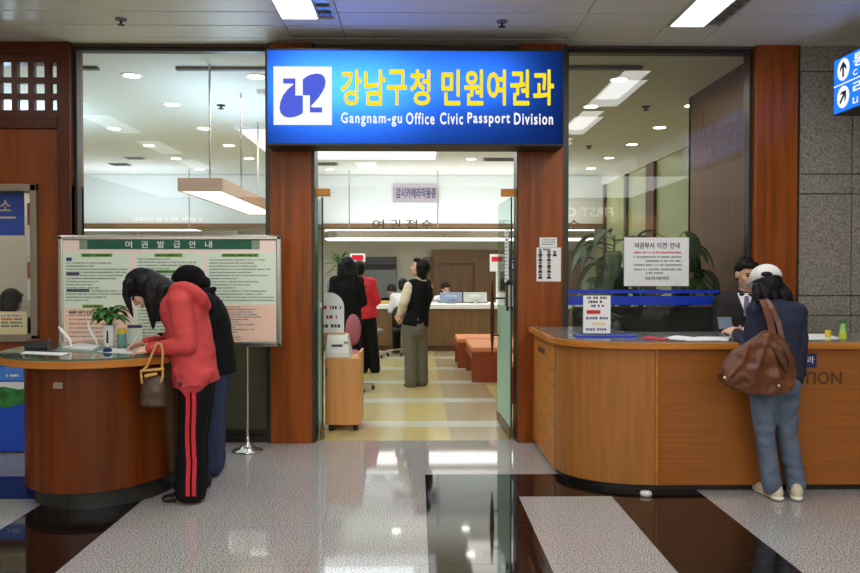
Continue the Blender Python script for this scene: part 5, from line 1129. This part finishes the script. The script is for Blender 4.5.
# her shoulder bag
t = thing('shoulder_bag', 'large slouchy brown leather bag hanging on the shoulder of the woman in the navy sweater', 'bag', J(757, 391, 4.82))
m = MB(); ob = [(735, 351), (750, 343), (760, 335), (768, 331), (777, 335), (785, 342), (790, 355), (794.5, 369), (792, 384), (785, 393), (764, 395), (744, 393), (723, 384), (720, 375), (726, 363)]
oq = [J(x, y, 4.86) for x, y in ob]; m.slab([(p_.x, p_.z) for p_ in oq], 4.81, 4.92)
m.ell(J(752, 374, 4.85), (.1, .06, .08)); m.ell(J(775, 376, 4.85), (.07, .06, .08))
for pts in (((768, 336), (762, 352), (752, 384)), ((770, 338), (774, 356), (782, 386)), ((748, 346), (742, 362), (728, 378))): m.chain([(J(x, y, 4.815), .016) for x, y in pts])
bg = organic('body', m, .008, 'leather_brown', t, 10, (.009, 11))
st_ = [J(758, 299, 5.12), J(762, 299.5, 4.99), J(765, 306, 4.955), J(769, 318, 4.93), J(772, 330, 4.9), J(773, 342, 4.86)]
b = MB(); b.ribbon(st_, V((.042, 0, .006)), V((0, .008, 0))); b.build('strap', 'leather_brown', t, smooth=False)
b = MB(); b.ribbon([J(758.5, 299, 5.14), J(766, 300, 4.985), J(772, 308, 4.945), J(778, 322, 4.915), J(781, 334, 4.88), J(783, 346, 4.86)], V((.03, 0, .012)), V((0, .008, 0))); b.build('strap', 'leather_brown', t)
b = MB(); b.ribbon([J(768, 336, 4.83), J(775, 347, 4.795), J(783, 362, 4.79), J(790, 374, 4.81)], V((.028, 0, .012)), V((0, .008, 0))); b.ribbon([J(770, 336, 4.83), J(782, 343, 4.81), (J(789, 356, 4.80)), J(792, 371, 4.81)], V((.02, 0, .012)), V((0, .008, 0))); b.build('side_strap', 'leather_dark', t)
for (x, y) in ((725, 378), (779, 386)): b = MB(); b.ell(J(x, y, 4.79), (.012, .008, .012)); b.build('buckle', 'steel', t, smooth=True)
# ---- man in the dark suit
P = dict(head=J(746, 273.5, 6.3), hf=V((.1, -.95, -.25)), hu=V((.0, -.25, .97)), neck=J(745, 292, 6.36), chest=J(741, 316, 6.38), hip=J(741, 364, 6.38), sh=(J(722, 303, 6.38), J(768, 303, 6.38)),
         el=(J(719, 334, 6.3), J(772, 334, 6.3)), wr=(J(732, 329, 6.08), J(752, 329, 6.08)), hd=(V((.5, -.8, .1)), V((-.6, -.8, .1))), hn=(V((.2, -.2, -1)), V((-.2, -.2, -1))), ts=(-1, 1), cu=(.5, .6),
         hp=(V((2.5, 6.4, .85)), V((2.7, 6.4, .85))), kn=(V((2.5, 6.38, .48)), V((2.7, 6.38, .48))), an=(V((2.5, 6.42, .1)), V((2.7, 6.42, .1))), toe=(V((2.48, 6.22, .02)), V((2.72, 6.22, .02))), w=(.17, .155, .175), d=(.12, .105, .12))
t = person('person', 'man in a dark suit and pale tie standing behind the reception counter', (2.6, 6.38, 0), P, .009)
m = MB(); torso(m, P, .026, .1)
for i in (0, 1): limb(m, (P['sh'][i], P['el'][i], P['wr'][i].lerp(P['el'][i], .12)), (.07, .058, .042))
jk = organic('jacket', m, .010, 'suit', t, 3, (.005, 8)); jt = tree_of(jk)
def on_front(px, py, o_=.006):
    h = jt.ray_cast(J(px, py, 6.12), ray(px, py).normalized()); return (h[0] if h[0] is not None else J(px, py, 6.24))-V((0, o_, 0))
b = MB(); rows = [[on_front(741+(746-741)*f_ + (-4+4*f_), 293+24*f_), on_front(746, 293+24*f_, .008), on_front(752-6*f_+ .5, 293+24*f_)] for f_ in (0, .25, .5, .75, 1)]
prev = None
for rw in rows:
    vv = [b.b.verts.new(p_) for p_ in rw]
    if prev:
        for i in (0, 1): b.b.faces.new((prev[i], prev[i+1], vv[i+1], vv[i]))
    prev = vv
b.build('shirt_front', 'shirt', t, smooth=True)
b = MB(); b.ribbon([on_front(746, 296, .013), on_front(746, 306, .013), on_front(746, 316, .013)], [V((.03, 0, 0)), V((.045, 0, 0)), V((.05, 0, 0))], V((0, .006, 0))); b.build('tie', 'tie', t)
m = MB()
for i in (0, 1): limb(m, (P['hp'][i], P['kn'][i], P['an'][i]-V((0, 0, .05))), (.1, .08, .07))
m.cap(P['hip'], P['hip']-V((0, 0, .06)), .13, .13); organic('trousers', m, .012, 'suit', t, 3)
for i in (0, 1): m = MB(); shoe(m, P['an'][i]+V((0, .05, 0)), P['toe'][i]); organic('shoe', m, .01, 'black', t, 2)
m = MB(); hc = P['head']; hf_, hu_ = P['hf'].normalized(), P['hu'].normalized(); hs_ = hf_.cross(hu_).normalized(); hu_ = hs_.cross(hf_)
m.ell(hc-hf_*.025+hu_*.045, (.085, .095, .09), (hs_, hf_, hu_)); m.ell(hc+hf_*.06+hu_*.085, (.07, .045, .03), (hs_, hf_, hu_)); m.ell(hc-hf_*.05-hu_*.0, (.078, .06, .08), (hs_, hf_, hu_)); organic('hair', m, .008, 'hair_black', t, 6, (.002, 30))
# ---- woman in the black vest
Yv = 10.05
P = dict(head=J(419.5, 268, Yv), hf=V((-.95, .05, .2)), hu=V((.2, 0, .97)), neck=J(421, 281, Yv), chest=J(420, 297, Yv), hip=J(416, 322, Yv), sh=(J(409, 286.5, 9.98), J(428, 286, 10.15)),
         el=(J(404, 302, 9.92), J(424, 302, 10.3)), wr=(J(399.5, 314, 9.98), J(402, 312, 10.2)), hd=(V((-.3, .4, -.8)), V((-.6, -.2, -.6))), hn=(V((.8, .4, 0)), V((.4, -.8, 0))), ts=(1, -1), cu=(.6, .6),
         hp=(J(409, 328, Yv), J(420, 328, Yv+.05)), kn=(J(411, 357, Yv), J(421, 356, Yv+.08)), an=(J(411, 381, Yv+.02), J(422, 379, Yv+.1)), toe=(G(404, 386.5), G(417, 383)), w=(.15, .125, .15), d=(.115, .1, .115))
Bv = G(415, 385); t = person('person', 'woman in a black vest, cream sleeves and grey trousers standing in the office looking up', (Bv.x, Bv.y, 0), P, .010)
m = MB(); torso(m, dict(P, w=(.15, .12, .15)), .01, .04)
for i in (0, 1): limb(m, (P['sh'][i], P['el'][i], P['wr'][i].lerp(P['el'][i], .08)), (.066, .064, .044))
m.cap(P['neck']+V((0, 0, .02)), P['neck']-V((0, 0, .03)), .066, .075); organic('blouse', m, .011, 'cream_knit', t, 3, (.006, 9))
m = MB(); torso(m, dict(P, w=(.155, .122, .15), sh=(P['sh'][0].lerp(P['neck'], .3), P['sh'][1].lerp(P['neck'], .3))), .027, .05); organic('vest', m, .011, 'vest_black', t, 3)
m = MB(); m.cap(P['hip']+V((-.02, 0, .05)), P['hip']-V((.01, 0, .08)), .15, .155)
for i in (0, 1): limb(m, (P['hp'][i], P['kn'][i], P['an'][i]-V((0, 0, .03))), (.105, .088, .085))
organic('trousers', m, .011, 'trouser_grey', t, 3, (.005, 8))
for i in (0, 1): m = MB(); shoe(m, (G(414, 385.5), G(425, 382.5))[i], P['toe'][i]); organic('shoe', m, .010, 'black', t, 2)
m = MB(); hc = P['head']; hf_, hu_ = P['hf'].normalized(), P['hu'].normalized(); hs_ = hf_.cross(hu_).normalized()
m.ell(hc-hf_*.04+hu_*.025, (.112, .105, .11), (hs_, hf_, hu_)); m.ell(hc-hf_*.05-hu_*.055, (.108, .075, .085), (hs_, hf_, hu_)); m.ell(hc+hf_*.045+hu_*.095, (.075, .06, .035), (hs_, hf_, hu_)); m.chain([(hc+hs_*.085+hf_*.01+hu_*.02, .035), (hc+hs_*.088-hf_*.02-hu_*.085, .036)]); m.chain([(hc-hs_*.085+hf_*.01+hu_*.02, .035), (hc-hs_*.088-hf_*.02-hu_*.085, .036)]); m.cap(hc-hf_*.07-hu_*.1+hs_*.05, hc-hf_*.07-hu_*.1-hs_*.05, .045, .045); organic('hair', m, .009, 'hair_black', t, 5, (.002, 25))
# ---- two visitors by the ticket cabinet and seated staff: simpler figures
def visitor(label, px, Y, top, base, face_dir, coat, pants, hem, sh_w, hair, lean=0.0, arm=.35, hair_len=0.0):
    c = G(px, base); X = c.x; c = V((X, Y, 0)); f_ = V(face_dir).normalized(); s_ = f_.cross(UP); Hh = W(px, top, Y).z; k = Hh/1.65
    at_ = lambda u, fz, z: V((X+lean*(z/1.65), Y, 0))+s_*u*k+f_*fz*k+UP*z*k
    P = dict(head=at_(0, .02, 1.54), hf=f_+V((0, 0, -.08)), hu=UP, neck=at_(0, 0, 1.38), chest=at_(0, 0, 1.2), hip=at_(0, 0, .9), sh=(at_(sh_w, 0, 1.33), at_(-sh_w, 0, 1.33)), el=(at_(sh_w+.06, -.02, 1.06), at_(-sh_w-.06, -.02, 1.06)), wr=(at_(sh_w, arm*.5, .88+arm*.3), at_(-sh_w, arm*.5, .88+arm*.3)),
             hd=(f_*.6-UP*.6, f_*.6-UP*.6), hn=(-s_+V((0, 0, .01)), s_+V((0, 0, .01))), ts=(1, -1), cu=(.5, .5), hp=(at_(.085, 0, .84), at_(-.085, 0, .84)), kn=(at_(.09, .02, .47), at_(-.09, .02, .47)), an=(at_(.09, 0, .08), at_(-.09, 0, .08)), toe=(at_(.1, .18, .02), at_(-.1, .18, .02)))
    t = person('person', label, (X, Y, 0), P, .012)
    m = MB(); torso(m, P, .03, hem, 1.05)
    for i in (0, 1): limb(m, (P['sh'][i], P['el'][i], P['wr'][i].lerp(P['el'][i], .1)), (.072, .06, .044))
    m.cap(P['neck']+UP*.01, P['neck']-UP*.03, .07, .08); organic('jacket', m, .012, coat, t, 3, (.006, 8))
    m = MB(); m.cap(P['hip'], P['hip']-UP*.08, .13, .14)
    for i in (0, 1): limb(m, (P['hp'][i], P['kn'][i], P['an'][i]-UP*.03*k), (.1, .085, .08))
    organic('trousers', m, .012, pants, t, 3, (.005, 8))
    for i in (0, 1): m = MB(); shoe(m, V((P['an'][i].x, P['an'][i].y, 0))-f_*.06, V((P['toe'][i].x, P['toe'][i].y, 0))); organic('shoe', m, .011, 'black', t, 2)
    m = MB(); h_ = P['head']; m.ell(h_-f_*.03+UP*.025, (.098, .1, .1), (s_, f_, UP)); m.ell(h_+f_*.05+UP*.085, (.07, .05, .03), (s_, f_, UP))
    if hair_len:
        for u in (-.07, -.025, .025, .07): m.chain([(h_-f_*.06+s_*u, .06), (h_-f_*.085+s_*u*1.3-UP*hair_len*.5, .05), (h_-f_*.09+s_*u*1.4-UP*hair_len, .02)])
    else: m.ell(h_-f_*.05-UP*.04, (.085, .065, .06), (s_, f_, UP))
    organic('hair', m, .010, 'hair_black', t, 5, (.002, 25))
    return t
visitor('person with long dark hair in a black coat by the ticket cabinet, seen from behind', 346, 10.3, 256.5, 386, (-.25, 1, 0), 'jacket_black', 'pants_black', .22, .15, 1, hair_len=.27)
visitor('person in a red jacket and black trousers half hidden by the black coat', 370, 11.5, 261, 371.5, (-.1, 1, 0), 'jacket_red', 'pants_black', .1, .16, 1, lean=-.16)
def sitter(label, px, py, Y, seat_z, f_, shirt, lower=True, lean=.05, bend=0.0):
    """someone seated: head centre at the given spot"""
    h_ = W(px, py, Y); f_ = V(f_).normalized(); s_ = f_.cross(UP); X = h_.x; nk = h_-UP*.15-f_*lean*.5; ch = nk-UP*.18-f_*lean; hp = V((ch.x, ch.y, seat_z+.12))-f_*lean
    P = dict(head=h_, hf=f_+V((0, 0, -.25-bend)), hu=UP+f_*(.25+bend), neck=nk, chest=ch, hip=hp, sh=(nk+s_*.16-UP*.05, nk-s_*.16-UP*.05), el=(ch+s_*.22+f_*.08-UP*.12, ch-s_*.22+f_*.08-UP*.12), wr=(ch+s_*.14+f_*.3-UP*.14, ch-s_*.14+f_*.3-UP*.14), hd=(f_+V((0, 0, -.1)), f_+V((0, 0, -.1))), hn=(-UP, -UP+V((.01, 0, 0))), ts=(1, -1), cu=(.4, .4))
    if lower: P.update(hp=(hp+s_*.09-UP*.05, hp-s_*.09-UP*.05), kn=(hp+s_*.1+f_*.4-UP*.04, hp-s_*.1+f_*.4-UP*.04), an=(V((hp.x, hp.y, .1))+s_*.1+f_*.38, V((hp.x, hp.y, .1))-s_*.1+f_*.38), toe=(V((hp.x, hp.y, .02))+s_*.1+f_*.52, V((hp.x, hp.y, .02))-s_*.1+f_*.52))
    t = person('person', label, (hp.x, hp.y, 0), P, .012)
    m = MB(); torso(m, P, .02, .06)
    for i in (0, 1): limb(m, (P['sh'][i], P['el'][i], P['wr'][i].lerp(P['el'][i], .1)), (.066, .056, .042))
    organic('shirt', m, .012, shirt, t, 3, (.005, 9))
    m = MB(); m.cap(P['hip']-UP*.02, P['hip']-UP*.05, .13, .135)
    if lower:
        for i in (0, 1): limb(m, (P['hp'][i], P['kn'][i], P['an'][i]-UP*.03), (.1, .085, .07))
    organic('trousers', m, .012, 'pants_black', t, 3)
    if lower:
        for i in (0, 1): m = MB(); shoe(m, V((P['an'][i].x, P['an'][i].y, 0))-f_*.06, V((P['toe'][i].x, P['toe'][i].y, 0))); organic('shoe', m, .011, 'black', t, 2)
    m = MB(); hf_ = P['hf'].normalized(); hu_ = (P['hu']-hf_*P['hu'].dot(hf_)).normalized(); m.ell(h_-hf_*.025+hu_*.035, (.092, .1, .1), (s_, hf_, hu_)); m.ell(h_-hf_*.055-hu_*.035, (.088, .07, .08), (s_, hf_, hu_)); m.ell(h_+hf_*.055+hu_*.085, (.07, .05, .032), (s_, hf_, hu_)); organic('hair', m, .010, 'hair_black', t, 5, (.002, 25))
    return t
sitter('person in a white shirt seated on the dark swivel chair at the service counter', 403, 285.5, 14.02, .62, (-.1, 1, 0), 'shirt', True)
sitter('clerk with dark hair in a white shirt behind the service counter monitors', 446, 289, 15.55, .6, (.3, -1, 0), 'shirt', False, .2)
sitter('clerk with dark hair bending behind the service counter beside the yellowish tray box', 391.5, 291, 15.6, .6, (.1, -1, 0), 'jacket_black', False, .1, .5)
sitter('person with dark hair behind the card in the small window at the left', 12, 303, 7.25, .55, (0, 1, 0), 'jacket_black', False, .04)
